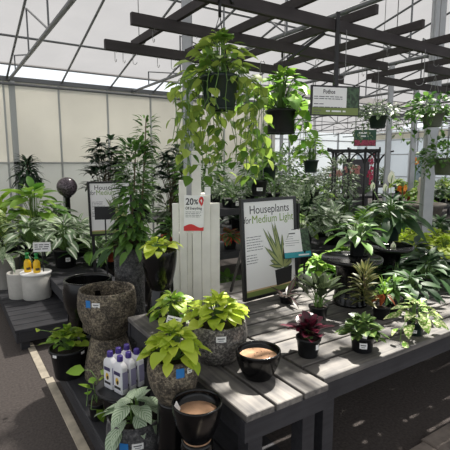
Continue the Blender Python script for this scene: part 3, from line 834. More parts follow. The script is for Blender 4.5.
# tall glossy planter on an upturned pot
x, y = 1.065, 2.375
e = empty('pot_stand', (x, y, TZ), 'upturned glossy black pot under the tall black planter beside the white pickets', 'pot')
m = MB(); m.lathe(inverted_profile(.062, .085, .18), 32); m.build('body', M['gloss_black'], e)
e = potted('potted_pothos', 'lime pothos in a tall glossy black planter beside the white pickets', 'plant', (x, y, TZ+.18), 'egg', .107, .066, .235, M['gloss_black'],
       rosette(30, .085, .06, .1, .075, seed=33, elev=(75, 15), hang=.2), L['lime'], soil=.95)

# tall stone cylinder with climbing plant
x, y = 1.125, 3.06
e = potted('climbing_houseplant', 'tall climbing green houseplant in a tall pitted grey stone cylinder', 'plant', (x, y, .2), 'cyl', .115, .105, .78, M['stone_char'], None, soil=.96)
f, s = spike(340, .80, .135, .05, seed=41, droop=.75, rad=.075, elev=(55, -12), bare=.05, rows=5)
f2, s2 = spike(90, .98, .1, .028, seed=42, droop=.9, rad=.045, elev=(60, -5), bare=.72)
f3, s3 = rosette(60, .15, .055, .22, .2, shape='lance', seed=43, elev=(60, -5), hang=.5)
merge(f, shift(f2, .06, -.02), shift(f3, 0, 0, -.02)); merge(s, shift(s2, .06, -.02), s3)
for v in f.v: v.x += .09*v.z; v.y -= .03*v.z
for v in s.v: v.x += .09*v.z; v.y -= .03*v.z
f.build('foliage', L['mid'], e, loc=(0, 0, .75)); s.build('stem', M['stem_brown'], e, loc=(0, 0, .75))

# ================================================================== WHITE PICKETS AND SIGNS
bx, by, k = at(197, 300, TZ)
fx, fy = bx, by
e = empty('picket_display', (fx, fy, TZ), 'white stepped picket panel carrying the red and white discount sign', 'picket panel', rz=R(-24))
w0 = (219-173)/144.; pk = [(173, 179.4, 203), (179.6, 186.8, 180), (187, 191.8, 203), (192, 200.8, 151), (201, 209.8, 193), (210, 219, 203)]
for i, (a, b, yt) in enumerate(pk):
    m = MB(); x0 = (a-196)/144.; x1 = (b-196)/144.
    dep = (0, .012, 0, .012, .012, 0)[i]
    m.box((x0, -.012-dep, 0), (x1-.0015, .012, zat(yt, fx, fy)-TZ), bev=.003); m.build('picket', M['white_paint'], e)
for z_ in (.1, .4):
    m = MB(); m.box((-w0/2, .0125, z_), (w0/2, .04, z_+.07)); m.build('rail', M['white_paint'], e)
for sx in (-.14, .11):
    m = MB(); m.box((sx, .0405, 0), (sx+.04, .075, .47)); m.build('brace', M['white_paint'], e)

def sheet(parent, name, x0, x1, z0, z1, yf, mat, th=.0012):
    m = MB(); m.box((x0, yf-th, z0), (x1, yf, z1)); return m.build(name, mat, parent)
def poly(parent, name, pts, yf, mat, th=.0008):
    m = MB(); n = len(pts); m.v += [Vector((p[0], yf-th, p[1])) for p in pts]+[Vector((p[0], yf, p[1])) for p in pts]
    m.face(range(n), smooth=False); m.face([2*n-1-i for i in range(n)], smooth=False)
    for i in range(n): j = (i+1) % n; m.face((i, n+i, n+j, j), smooth=False)
    return m.build(name, mat, parent)
def T(e, body, x, z, width, size, yf, mat, **kw): return text_mesh(body, size, mat, 'lettering', e, (x, yf, z), (1, 0, 0), (0, 0, 1), width=width, depth=.0004, **kw)
def tlines(e, x0, x1, z0, n, dz, yf, mat, th=.0022, seed=1, name='small_print'):
    r_ = random.Random(seed); m = MB()
    for i in range(n):
        xx = x0; end = x1-(x1-x0)*r_.uniform(0, .22)
        while xx < end:
            l = r_.uniform(.006, .018)*max(1, th/.0022); m.box((xx, yf-.0006, z0-i*dz), (min(end, xx+l), yf, z0-i*dz+th)); xx += l+th*1.2
    return m.build(name, mat, e)

# discount sign hung on the pickets
c, s_ = math.cos(R(-24)), math.sin(R(-24)); lx = (193-196)/144.
zb, zt = zat(230, fx, fy), zat(195, fx, fy); hh = zt-zb; ww = .132
e = empty('discount_sign', (fx+c*lx-s_*-.03, fy+s_*lx+c*-.03, zb), 'small white and red twenty percent off sign on the white pickets', 'sign', rz=R(-24))
e.rotation_euler = (0, R(1.5), R(-24))
sheet(e, 'board', -ww/2, ww/2, 0, hh, 0, M['paper'], .003)
T(e, '20', -.056, hh-.062, .052, .062, -.0032, M['ink'], bold=.0012); T(e, '%', -.002, hh-.058, .028, .046, -.0032, M['ink'], bold=.0008)
T(e, 'Off Everything', -.056, hh-.094, .108, .026, -.0032, M['ink'], bold=.0004)
tlines(e, -.056, .06, hh-.112, 4, .011, -.0031, M['ink_grey'], .0034, 3)
pts = [(-ww/2, 0), (ww/2, 0)]+[(ww/2-ww*i/12, .036-.011*math.sin(i/12*2*PI+.6)-.004*(1-i/12)) for i in range(13)]
poly(e, 'red_wave', pts, -.0031, M['ink_red'])
poly(e, 'white_wave', [(ww/2-ww*i/12, .042-.011*math.sin(i/12*2*PI+.6)-.004*(1-i/12)) for i in range(13)]+[(-ww/2+ww*i/12, .046-.011*math.sin((12-i)/12*2*PI+.6)) for i in range(13)], -.0031, M['white_ink'])
poly(e, 'red_tag', [(.03, hh-.04), (.034, hh-.018), (.045, hh-.006), (.058, hh-.012), (.064, hh-.032), (.058, hh-.058), (.05, hh-.072), (.038, hh-.055)], -.0033, M['ink_red'])
poly(e, 'tag_mark', [(.041, hh-.034), (.047, hh-.024), (.053, hh-.034), (.05, hh-.05)], -.0045, M['white_ink'])
# small white tag on the pickets
e = empty('small_tag', (fx+c*.075-s_*-.028, fy+s_*.075+c*-.028, zat(195, fx, fy)), 'small blank white tag at the right top of the white pickets', 'tag', rz=R(-24))
sheet(e, 'card', -.02, .02, 0, .055, 0, M['paper'], .002)

def house_sign(loc, rz, tilt, w, h, label, legs=True, group=None):
    e = empty('framed_sign', loc, label, 'sign', group); e.rotation_euler = (-tilt, 0, rz)
    fw_ = .022
    for lo, hi in (((0, -.012, 0), (fw_, .012, h)), ((w-fw_, -.012, 0), (w, .012, h)), ((fw_, -.012, h-fw_), (w-fw_, .012, h)), ((fw_, -.012, 0), (w-fw_, .012, fw_))):
        m = MB(); m.box(lo, hi, bev=.002); m.build('frame', M['black_metal'], e)
    sheet(e, 'poster', fw_, w-fw_, fw_, h-fw_, .0, M['paper'], .004)
    yf = -.0042; pw = w-2*fw_
    T(e, 'Houseplants', fw_+pw*.12, h-fw_-.118*h, pw*.78, .083*h/.66*.95, yf, M['ink'])
    T(e, 'for', fw_+pw*.01, h-fw_-.208*h, pw*.13, .066, yf, M['ink'], shear=.25)
    T(e, 'Medium Light', fw_+pw*.16, h-fw_-.213*h, pw*.83, .078, yf, M['ink_green'])
    tlines(e, fw_+pw*.04, fw_+pw*.36, h*.62, 6, h*.026, yf, M['ink_grey'], .0042, 5)
    tlines(e, fw_+pw*.03, fw_+pw*.26, h*.44, 4, h*.026, yf, M['ink_grey'], .0042, 6)
    sheet(e, 'green_band', fw_, w-fw_, fw_, fw_+h*.05, yf+.0002, M['sign_green'], .0008)
    sheet(e, 'tan_band', fw_, w-fw_, fw_+h*.05, fw_+h*.066, yf+.0002, M['sign_tan'], .0008)
    # printed plant
    cx, cz = fw_+pw*.74, h*.36
    poly(e, 'printed_pot', [(cx-pw*.14, h*.085), (cx+pw*.17, h*.1), (cx+pw*.19, h*.27), (cx-pw*.17, h*.25)], yf, M['ink'])
    m = MB(); m2 = MB(); r_ = random.Random(9)
    for i in range(46):
        a = R(r_.uniform(12, 168)); Ln = h*r_.uniform(.22, .42)*(1.25 if 100 < math.degrees(a) < 145 else .85)
        for wd, dst, dy in ((.034, m, 0), (.013, m2, .0004)):
            p = Vector((cx+r_.uniform(-.03, .03) if False else cx, yf-.0006-dy-i*.00003, h*.27)); d = Vector((math.cos(a), 0, math.sin(a)))
            if math.cos(a) > 0: Lk = min(Ln, pw*.19/max(.05, math.cos(a)))
            else: Lk = Ln
            dst.leaf(p, d, (0, -1, 0), Lk, wd*h/.66, 'lance', 0, 0, .5, rows=5)
    m.build('printed_foliage', L['print_leaf'], e); m2.build('printed_stripe', L['print_leaf_light'], e)
    return e
sgn = house_sign((1.625, 2.27, TZ+.014), R(5), R(4), .525, .69, 'black framed houseplants for medium light sign standing on the right table')
m = MB()
for xx in (.05, .475): m.bar((xx, .0, .03), (xx, .2, .02), .02, .02); m.bar((xx, .012, .45), (xx, .19, .03), .014, .014)
m.build('easel_back', M['black_metal'], sgn) if False else None
for xx in (.05, .475):
    m = MB(); m.bar((xx, .012, .45), (xx, .2, .03), .014, .014); m.build('easel_leg', M['black_metal'], sgn)

# teal plant card on a stake in front of it
x, y = 2.005, 2.1
p0 = at(304, 292, TZ); cx, cy = p0[0], p0[1]
e = empty('plant_card', (cx, cy, TZ), 'white and teal plant card on a black stake before the framed sign', 'sign'); e.rotation_euler = (0, 0, R(-16))
zc0, zc1 = zat(257, cx, cy)-TZ, zat(230, cx, cy)-TZ
m = MB(); m.box((-.006, .004, .004), (.006, .012, zc0+.05)); m.box((-.05, -.03, 0), (.05, .04, .004)); m.build('stake', M['black_metal'], e)
cd = MB(); cd.box((-.165, -.004, 0), (.055, .003, zc1-zc0)); cd.v = [Vector((v.x, v.y+.35*v.z, v.z+.03*v.x)) for v in cd.v]
cdo = cd.build('card', M['black_plastic'], e, loc=(0, 0, zc0)); 
def slant(mb_, o): mb_.v = [Vector((v.x, v.y+.35*v.z, v.z+.03*v.x)) for v in mb_.v]
hh = zc1-zc0
for nm, x0, x1, z0, z1, mt, dy in (('text_panel', -.16, -.015, .042, hh-.004, M['paper'], 0), ('photo_panel', -.014, .05, .042, hh-.004, M['sign_photo'], 0), ('teal_band', -.16, .05, .004, .041, M['sign_teal'], 0)):
    b = MB(); b.box((x0, -.0062, z0), (x1, -.0045, z1)); slant(b, None); b.build(nm, mt, cdo)
b = MB()
r_ = random.Random(2); b.box((-.11, -.0068, hh-.032), (-.058, -.0062, hh-.024))
for i in range(5): b.box((-.145, -.0068, hh-.05-i*.015), (-.03-r_.uniform(0, .05), -.0062, hh-.0475-i*.015))
b.box((-.01, -.0068, .016), (.085, -.0062, .026)) if False else None
slant(b, None); b.build('printing', M['ink_grey'], cdo)
b = MB(); b.box((-.05, -.0068, .014), (.035, -.0062, .024)); slant(b, None); b.build('white_printing', M['white_ink'], cdo)

# ================================================================== PLANTS ON THE RIGHT TABLE
x, y, k = at(308, 355, TZ)
f, s = rosette(30, .1, .076, .045, .06, 'oval', seed=51, elev=(88, 5), hang=-.6, droop=.4, fold=.35, rows=6)
f2 = blades(5, .17, .022, seed=52, spread=(5, 40), droop=.3)
e = potted('aglaonema', 'burgundy red leaved houseplant in a black pot at the near end of the right table', 'plant', (x, y, TZ), 'nursery', .062, .048, .098, M['black_plastic'], (f, s), L['burgundy'], M['stem'])
front_sticker(e, .056, .06, .02, .026, M['paper'], .85, lines=False)
x, y, k = at(362, 350, TZ)
e = potted('peperomia', 'glossy green peperomia in a black pot with a white price sticker, near table edge', 'plant', (x, y, TZ), 'nursery', .06, .05, .082, M['black_plastic'],
       rosette(62, .07, .052, .075, .095, 'oval', seed=55, elev=(82, -5), hang=.0, droop=.4, fold=.18), L['peperomia'])
front_sticker(e, .0575, .045, .036, .03, M['paper'], .1)
tg = MB(); tg.box((-.012, -.001, 0), (.012, .001, .03)); o = tg.build('plant_tag', M['paper'], e, loc=(-.045, -.045, .088)); o.rotation_euler = (R(10), R(15), R(-30))
x, y, k = at(415, 334, TZ)
e = potted('marble_pothos', 'cream-marbled trailing pothos in a small green pot by the table edge', 'plant', (x, y, TZ), 'nursery', .05, .039, .078, M['green_plastic'],
       rosette(26, .09, .054, .105, .12, 'heart', seed=57, elev=(75, 0), hang=.1, droop=.7, rows=6), L['varieg'])
front_sticker(e, .046, .03, .026, .018, M['paper'], -.1)
f, s = vines([[(-.02, -.02, .01), (-.1, -.02, .05), (-.16, -.02, .0), (-.185, -.03, -.05), (-.19, -.04, -.065)], [(.02, -.01, .01), (.1, .0, .04), (.17, .02, .01), (.22, .03, -.02), (.28, .05, -.05)]], .07, .048, 6, .045)
for v in f.v: v.z = max(v.z, -.068)
f.build('runner', L['varieg'], e, loc=(0, 0, .07)); s.build('stem', M['stem'], e, loc=(0, 0, .07))
# dark veined calathea behind the burgundy plant
x, y, k = at(318, 318, TZ)
e = potted('calathea', 'dark veined calathea in a black pot behind the burgundy leaved plant', 'plant', (x, y, TZ), 'nursery', .06, .048, .08, M['black_plastic'],
       rosette(24, .15, .07, .085, .13, 'oval', seed=61, elev=(84, 35), hang=-.8, droop=.35, fold=.3, rows=6), L['calathea'])
x, y, k = at(283, 302, TZ)
f = blades(7, .2, .045, seed=62, spread=(55, 85), droop=.2, fold=.2)
e = potted('maroon_bromeliad', 'low dark maroon bladed plant in a shallow black pot before the framed sign', 'plant', (x+.01, y-.02, TZ), 'nursery', .05, .04, .05, M['black_plastic'], blades(9, .15, .035, seed=62, spread=(40, 88), droop=.5), leaf_mat('maroon_leaf', (44, 32, 34), (74, 48, 50), (60, 76, 52), 'midrib'))
# croton
x, y, k = at(381, 318, TZ)
e = potted('croton', 'rust and green croton in a black pot behind the peperomia', 'plant', (x, y, TZ), 'nursery', .055, .044, .08, M['black_plastic'], None)
f, s = spike(90, .24, .1, .032, seed=64, droop=.5, rad=.02, elev=(75, 20), bare=.1, fold=.2); shift(f, -.1, .06); shift(s, -.1, .06)
for v in s.v: v.x = v.x*min(1, max(.0, v.z/.1)); v.y = v.y*min(1, max(.0, v.z/.1))
f.build('foliage', L['croton'], e, loc=(0, 0, .07)); s.build('stem', M['stem_brown'], e, loc=(0, 0, .07))
f = blades(4, .1, .034, seed=66, spread=(110, 150), droop=.3); shift(f, -.02, -.03, .09); f.build('rust_leaves', L['croton_red'], e, loc=(0, 0, .07))
f, s = spike(16, .16, .085, .026, seed=65, droop=.3, rad=.015, elev=(80, 50), bare=.1); shift(f, .02, 0); f.build('upright_leaves', L['bright'], e, loc=(0, 0, .07)); 

# round black stands
def round_stand(loc, r, h, label):
    e = empty('pedestal_stand', loc, label, 'stand')
    m = MB(); m.lathe([(0, 0), (r*.58, 0), (r*.6, .012), (r*.57, .02), (r*.52, h*.3), (r*.5, h*.6), (r*.54, h*.86), (r*.7, h-.034), (0, h-.034)], 32); m.build('base', M['gloss_black'], e)
    m = MB(); m.lathe([(0, h-.0335), (r*.93, h-.033), (r, h-.02), (r, h), (r*.97, h), (r*.95, h-.012), (0, h-.014)], 40); m.build('tray', M['gloss_black'], e)
    return e
x, y, k = at(350, 303, TZ); hs = zat(257, x, y)-TZ
round_stand((x, y, TZ), .2, hs, 'nearer round black pedestal stand with a small potted plant on it'); s1 = (x, y, TZ+hs-.0135)
x2, y2 = 2.74, 1.99; h2 = zat(245, x2, y2)-TZ
round_stand((x2, y2, TZ), .185, h2, 'farther round black pedestal stand under the peace lily'); s2_ = (x2, y2, TZ+h2-.0135)
px = at(357, 255, s1[2])
e = potted('potted_foliage', 'long-leaved green plant in a small dark pot on the nearer pedestal stand', 'plant', (px[0], px[1], s1[2]), 'nursery', .056, .046, .1, M['black_plastic'],
       rosette(30, .15, .058, .16, .15, 'lance', seed=71, elev=(72, 5), hang=.25, droop=.55, fold=.2, rows=6), L['mid'])
px = at(390, 240, s2_[2])
def peace_lily(loc, label, rp, hp, n, Ln, seed, flowers, potmat=None, sc=1., W=.32, elev=(78, 0), hang=.2):
    e = potted('peace_lily', label, 'plant', loc, 'nursery', rp, rp*.78, hp, potmat or M['green_plastic'],
        rosette(int(n*1.6), Ln, Ln*W, Ln*.75, Ln*.95, 'lance', seed=seed, elev=elev, hang=hang, droop=.85, fold=.22, rows=6), L['dark'])
    for i, (dx, dy, dz, sz) in enumerate(flowers):
        m = MB(); m.tube([(0, 0, 0), (dx*.5, dy*.5, dz*.55), (dx, dy, dz)], .003, 5); m.tube([(dx, dy, dz-.005), (dx, dy-.01, dz+sz*.55)], .004, 6, mat=0)
        st = m.build('flower_stalk', M['stem'], e, loc=(0, 0, hp*.9))
        q = MB(); q.leaf((dx+.012, dy+.012, dz-.01), (.05, .05, 1), (-.54, -.84, 0), sz, sz*.55, 'oval', -.15, .3, .5, rows=7); q.build('spathe', M['spadix'], st)
    return e
peace_lily((px[0], px[1], s2_[2]), 'peace lily with a tall white spathe in a dark green pot on the farther pedestal', .078, .135, 34, .22, 73, [(.0, .02, .34, .11), (-.12, .1, .29, .07), (-.07, .02, .28, .07)])
# more foliage plants farther along the right table
def leafy(name, label, px, py, leafm, gen, rp=.06, hp=.09, potm=None, z=TZ, style='nursery', sc=1., xy=None):
    x, y = xy or at(px, py, z)[:2]
    return potted(name, label, 'plant', (x, y, z), style, rp, rp*.8, hp, potm or M['black_plastic'], gen, leafm)
lr = lambda seed, n=18, Ln=.17, W=.06, rad=.14, h=.13, sh='lance', elev=(78, 5), hang=.2, droop=.7: rosette(int(n*1.8), Ln, W, rad, h, sh, seed=seed, elev=elev, hang=hang, droop=droop, fold=.2, rows=6)
leafy('leafy_houseplant', 'bright green upright plant in a black pot just right of the croton', 392, 311, L['mid'], lr(81, 20, .12, .04, .08, .12))
leafy('peace_lily', 'bushy dark green peace lily without flowers behind the cream-marbled pothos', 409, 303, L['dark'], lr(82, 24, .15, .055, .12, .11))
peace_lily(at(395, 292, TZ)[:2]+(TZ,), 'small peace lily with two slim white spathes below the farther pedestal stand', .06, .09, 18, .15, 83, [(.02, .05, .22, .075), (-.05, .06, .19, .06)], M['black_plastic'])
leafy('leafy_houseplant', 'large dark plant with long leaves arching over the right table boards', 428, 279, L['dark'], lr(84, 24, .24, .075, .17, .15, elev=(65, 0)))
leafy('leafy_houseplant', 'dark long-leaved plant half out of the picture at the right end of the table', 452, 284, L['dark'], lr(85, 18, .22, .07, .16, .14, elev=(65, 0)), xy=(2.98, 1.82))
leafy('leafy_houseplant', 'grey-green broad plant behind the dark arching plant on the right table', 412, 268, L['deep'], lr(86, 22, .2, .07, .16, .15))
leafy('leafy_houseplant', 'deep green plant standing just behind the nearer pedestal stand', 372, 285, L['deep'], lr(87, 20, .18, .06, .15, .14))
leafy('leafy_houseplant', 'deep green plant between the two pedestal stands', 366, 272, L['deep'], lr(88, 20, .18, .06, .15, .16))
LP_ = [(318, 282, 'bright low pothos just right of the framed sign'), (332, 276, 'bright low pothos left of the nearer pedestal stand'), (342, 270, 'bright low pothos hidden behind the nearer pedestal stand')]
proto = None
for i, (px_, py_, lb) in enumerate(LP_):
    x, y, k = at(px_, py_, TZ)
    if proto is None: proto = potted('potted_pothos', lb, 'plant', (x, y, TZ), 'nursery', .06, .048, .08, M['black_plastic'], rosette(54, .085, .06, .14, .13, seed=91, elev=(80, 0)), L['bright'])
    else: copy_tree(proto, (x, y, TZ), i*1.3, lb)
pos = [(402, 262), (422, 262), (444, 264), (411, 255), (434, 256), (455, 257), (398, 254)]
lbs = ['left front one', 'middle front one', 'right front one', 'left back one', 'middle back one', 'right back one', 'one touching the peace lily']
p2 = None
for i, ((px_, py_), lb) in enumerate(zip(pos, lbs)):
    x, y, k = at(px_, py_, TZ); y = min(y, 2.68)
    lb = 'yellow-green pothos at the right table back, '+lb
    if p2 is None: p2 = potted('potted_pothos', lb, 'plant', (x, y, TZ), 'nursery', .07, .055, .085, M['black_plastic'], rosette(80, .095, .065, .2, .18, seed=95, elev=(82, 0)), L['lime'], group='yellow-green pothos at the back of the right table')
    else: copy_tree(p2, (x, y, TZ), i*1.9, lb)

# ================================================================== OVERHEAD RACK, HANGING BASKETS AND SIGNS
BZ = 2.4; BT = 2.4595
rk = empty('overhead_rack', (1.0, 1.5, BZ), 'dark stained timber lattice rack hung from the roof over the tables', 'rack')
def beam(root, a, b, w=.03, h=.066):
    o = Vector(root.location); m = MB(); m.bar(Vector(a)-o, Vector(b)-o, w, h); return m.build('beam', M['beam'], root)
beam(rk, (.35, 1.89, BZ), (3.6, 1.89, BZ)); beam(rk, (.945, 2.42, BZ), (3.19, 2.42, BZ)); beam(rk, (.985, 3.02, BZ), (3.33, 3.02, BZ))
BX = (1.235, 1.68, 2.12, 2.58, 3.02)
for x, yb in zip(BX, (1.4, 1.5, 1.69, 1.70, 1.4)): beam(rk, (x, yb, BT), (x, 3.15, BT), .026, .052)
def wires(root, pts, zt=None):
    o = Vector(root.location)
    for (x, y) in pts:
        m = MB(); m.tube([Vector((x, y, BZ+.04))-o, Vector((x, y, 2.95+.26*(8-y)+.1))-o], .003, 4); m.build('hanging_wire', M['wire'], root)
wires(rk, [(BX[0], 1.89), (BX[0], 3.02), (BX[3], 1.89), (BX[3], 3.02)])
rk2 = empty('overhead_rack', (3.5, 2.2, BZ), 'second dark timber lattice rack at the upper right with the flowering baskets', 'rack')
beam(rk2, (3.5, 2.26, BZ), (5.9, 2.26, BZ)); beam(rk2, (3.52, 2.82, BZ), (5.9, 2.82, BZ))
for x in (3.66, 4.3, 4.95): beam(rk2, (x, 1.7, BT), (x, 3.0, BT), .026, .052)
wires(rk2, [(3.66, 2.26), (3.66, 2.82), (4.95, 2.26), (4.95, 2.82)])

# wire S-hooks left empty on the beams
def hook_mesh(k=1.):
    m = MB(); pts = []
    for i in range(8): a = R(200-i*30); pts.append((.016*k*math.cos(a)+.0, 0, .016*k*math.sin(a)))
    pts = [(.016*k*math.cos(R(a)), 0, .016*k*math.sin(R(a))) for a in range(190, -10, -25)]
    low = [(.016*k, 0, -.03*k)]+[(-.0+.016*k*math.cos(R(a)), 0, -.045*k+.016*k*math.sin(R(a))) for a in range(0, -190, -25)]
    m.tube([Vector(p) for p in pts+low], .0022, 4); return m
hk = None
spots = [(1.06, 3.02), (1.12, 3.02), (1.2, 3.02), (1.38, 3.02), (1.5, 3.02), (1.08, 2.42), (1.35, 2.42), (1.52, 2.42), (2.0, 3.02), (2.35, 3.02), (2.75, 2.42), (2.9, 2.42), (3.1, 3.02), (2.5, 1.89), (2.75, 1.89), (3.05, 1.89)]
for i, (x, y) in enumerate(spots):
    loc = (x, y, BZ-.0455)
    if hk is None:
        hk = hook_mesh().build('wire_hook', M['wire'], None, loc, R(90)); tag(hk, 'small empty wire hook hanging from a dark rack beam', 'hook', 'empty wire hooks on the rack beams')
    else:
        c = hk.copy(); col.objects.link(c); c.location = loc; c.rotation_euler = (0, 0, R(60+37*i % 80))
LH = None
for i, (x, y, z0, ln) in enumerate([(2.06, 1.89, BZ-.0595, .24), (2.86, 1.89, BZ-.0595, .2), (3.05, 2.42, BZ-.0595, .3), (3.28, 1.89, BZ-.0595, .45)]):
    m = MB(); r0 = .03
    m.tube([(r0*math.cos(R(a)), 0, r0*math.sin(R(a))+.03) for a in range(200, -10, -30)]+[(r0, 0, -ln+.03)]+[(r0*math.cos(R(a)), 0, -ln+.03+r0*math.sin(R(a))) for a in range(-20, -200, -30)], .0028, 4)
    o = m.build('long_hook', M['wire'], None, (x, y, z0), R(-33)); tag(o, ('long bent wire hook over the second basket', 'long bent wire hook left of the hanging paper sign board', 'long wire hook on the far beam right of the hanging sign', 'longest wire hook at the right end of the main beam')[i], 'hook')

def hanger(e, r, z0, ztop, n=3, hook=.05, mat=None, part='hanger'):
    """three straps from the rim to a hook whose crown sits at ztop (local)"""
    m = MB(); zk = ztop-hook*1.9
    for i in range(n):
        a = 2*PI*i/n+.4; m.tube([(r*math.cos(a), r*math.sin(a), z0), (r*.4*math.cos(a), r*.4*math.sin(a), z0+(zk-z0)*.6), (0, 0, zk)], .0022, 4)
    m.tube([(0, 0, zk-.01), (0, 0, zk+hook*.8)]+[(hook*.5-hook*.5*math.cos(R(a)), 0, zk+hook*.8+hook*.5*math.sin(R(a))) for a in range(0, 200, 25)], .0085 if mat else .003, 6)
    return m.build(part, mat or M['wire'], e)

def basket(name, label, loc, r, rb, h, potm, leafm, fol, ztop, vin=None, sq=0., hook=.05, hmat=None, vine_m=None, sd=1):
    e = empty(name, loc, label, 'hanging plant')
    m = MB(); m.lathe(pot_profile('nursery', r, rb, h), 28, sq=sq); m.lathe([(rb*.5, -.012), (rb*.95, -.012), (rb*1.0, -.001), (rb*.5, -.001)], 24, sq=sq)
    m.build('basket', potm, e)
    s = MB(); s.lathe([(0, h*.9), (r*.9, h*.88)], 18, sq=sq); s.build('soil', M['soil'], e)
    if fol:
        f, st = fol; f.build('foliage', leafm, e, loc=(0, 0, h*.9)); 
        if st.v: st.build('stem', M['stem'], e, loc=(0, 0, h*.9))
    if vin:
        f, st = vin; f.build('trailing_foliage', vine_m or leafm, e, loc=(0, 0, h*.9)); st.build('vine', M['stem'], e, loc=(0, 0, h*.9))
    hanger(e, r*.97, h*.97, ztop-loc[2], hook=hook, mat=hmat)
    return e
def hang_paths(n, r, length, seed, az=None, spread=.06, rise=.05):
    r_ = random.Random(seed); out = []
    for i in range(n):
        a = (az[i % len(az)] if az else i*GA)+r_.uniform(-.3, .3); ln = length*r_.uniform(.45, 1.05); q = r+spread*r_.uniform(.3, 1.4)
        c, s = math.cos(a), math.sin(a)
        P = [(c*r*.4, s*r*.4, .0), (c*r*.9, s*r*.9, rise), (c*q, s*q, -.03)]
        m = max(2, int(ln/.12))
        for k in range(1, m+1): P.append((c*q+r_.uniform(-.03, .03), s*q+r_.uniform(-.03, .03), -.03-ln*k/m))
        out.append(P)
    return out
# big golden pothos basket, on the main beam
bx_ = atd(216, 78, 2.16); x, y = bx_.x, 1.87; zr = zat(76, x, y)
e = basket('hanging_pothos', 'big trailing golden pothos in a dark green basket, hanging nearest at the top left', (x, y, zr-.155), .098, .075, .155, M['green_plastic'], L['golden'],
   rosette(66, .08, .058, .15, .21, seed=101, elev=(86, 12), hang=.2), BZ+.055, vines(hang_paths(32, .1, .5, 103, az=[.1, .8, 1.3, 1.9, 2.6, -.5, 3.0, 1.0, -.3], spread=.12)+hang_paths(7, .1, .2, 105, az=[-1.4, -2.0, -2.6, -.9], spread=.03), .07, .052, 104, .055), hook=.075, hmat=M['black_metal'])
front_sticker(e, .082, .06, .042, .028, M['paper'], -.25)
# second basket: square black pot
x = atd(294, 108, 2.95).x; y = 2.42; zr = zat(108, x, y)
e = basket('hanging_pothos', 'lime pothos in a square black pot hanging left of the paper sign board', (x, y, zr-.17), .088, .078, .16, M['black_plastic'], L['bright'],
   rosette(84, .12, .074, .27, .27, seed=111, elev=(86, -5), hang=.3), BZ+.055, vines(hang_paths(10, .1, .26, 113, az=[-.2, -.9, 2.4, .4]), .09, .065, 114, .05), sq=.75, hook=.06, hmat=M['black_metal'])
x, y = 2.02, 3.03; 
def hb(px, py_rim, d, label, r, h, fol, leafm, potm, vin=None, sq=0., top=None, name='hanging_houseplant', stk=False):
    p = atd(px, py_rim, d); zt = top if top else (BZ+.055)
    e = basket(name, label, (p.x, p.y, p.z-h), r, r*.75, h, potm, leafm, fol, zt, vin, sq=sq, hook=.045)
    if stk: front_sticker(e, r*.86, h*.4, .05, .028, M['paper'], .1)
    return e
ry = 3.03
def depth_for_y(px, Y):
    f_, x_, u_ = ray(px, 163); return Y/(f_*FW[1]+x_*RT[1])
hb(268, 167, depth_for_y(268, 3.03), 'bright green plant in a dark green basket below the square black hanging pot', .078, .12, rosette(50, .085, .06, .14, .17, seed=121, elev=(85, 5)), L['bright'], M['green_plastic'])
hb(259, 180, 3.65, 'dark stickered hanging pot just lower left of the dark green basket', .075, .125, rosette(18, .09, .06, .1, .09, seed=123, elev=(80, 5)), L['mid'], M['black_plastic'], stk=True, top=2.0 if False else None)
hb(311, 160, depth_for_y(311, 3.03)+.05, 'bright green plant in a dark green basket under the hanging paper sign board', .075, .11, rosette(60, .1, .06, .17, .22, seed=125, elev=(85, 5)), L['bright'], M['green_plastic'])
hb(312, 190, 4.9, 'small square black hanging pot low behind the framed sign', .075, .1, rosette(24, .1, .05, .14, .16, 'lance', seed=127, elev=(80, 0)), L['grey'], M['black_plastic'], sq=.7, top=2.75)
# right-hand baskets
d7 = depth_for_y(433, 2.26)
hb(433, 113, d7, 'flowering trailing basket in an olive bowl, upper right on the second rack', .1, .11, bush(260, .24, .12, .055, .04, seed=131, zc=.05), L['mid'], M['olive_plastic'], vines(hang_paths(8, .1, .3, 133, az=[2.2, 2.8, -2.6, .3], spread=.13), .055, .042, 134, .04))
d6 = depth_for_y(378, 2.82)
hb(378, 116, d6, 'small-leaved basket hanging left of the slim galvanised post on the second rack', .095, .11, bush(220, .2, .11, .045, .032, seed=135, zc=.05), L['grey'], M['green_plastic'], vines(hang_paths(7, .1, .2, 137, spread=.1), .045, .035, 138, .035))
hb(446, 158, 4.6, 'leafy olive hanging basket cut by the right picture edge beside the column', .13, .17, bush(240, .27, .16, .065, .045, seed=139, zc=.03), L['mid'], M['olive_plastic'], vines(hang_paths(5, .13, .2, 141, az=[2.4, 3.0], spread=.14), .06, .045, 142, .045), top=2.86)
hb(356, 128, 10.5, 'tiny distant basket far behind near the black arbor', .2, .2, bush(60, .34, .22, .14, .08, seed=143, zc=.06), L['mid'], M['green_plastic'], top=3.0) if False else None

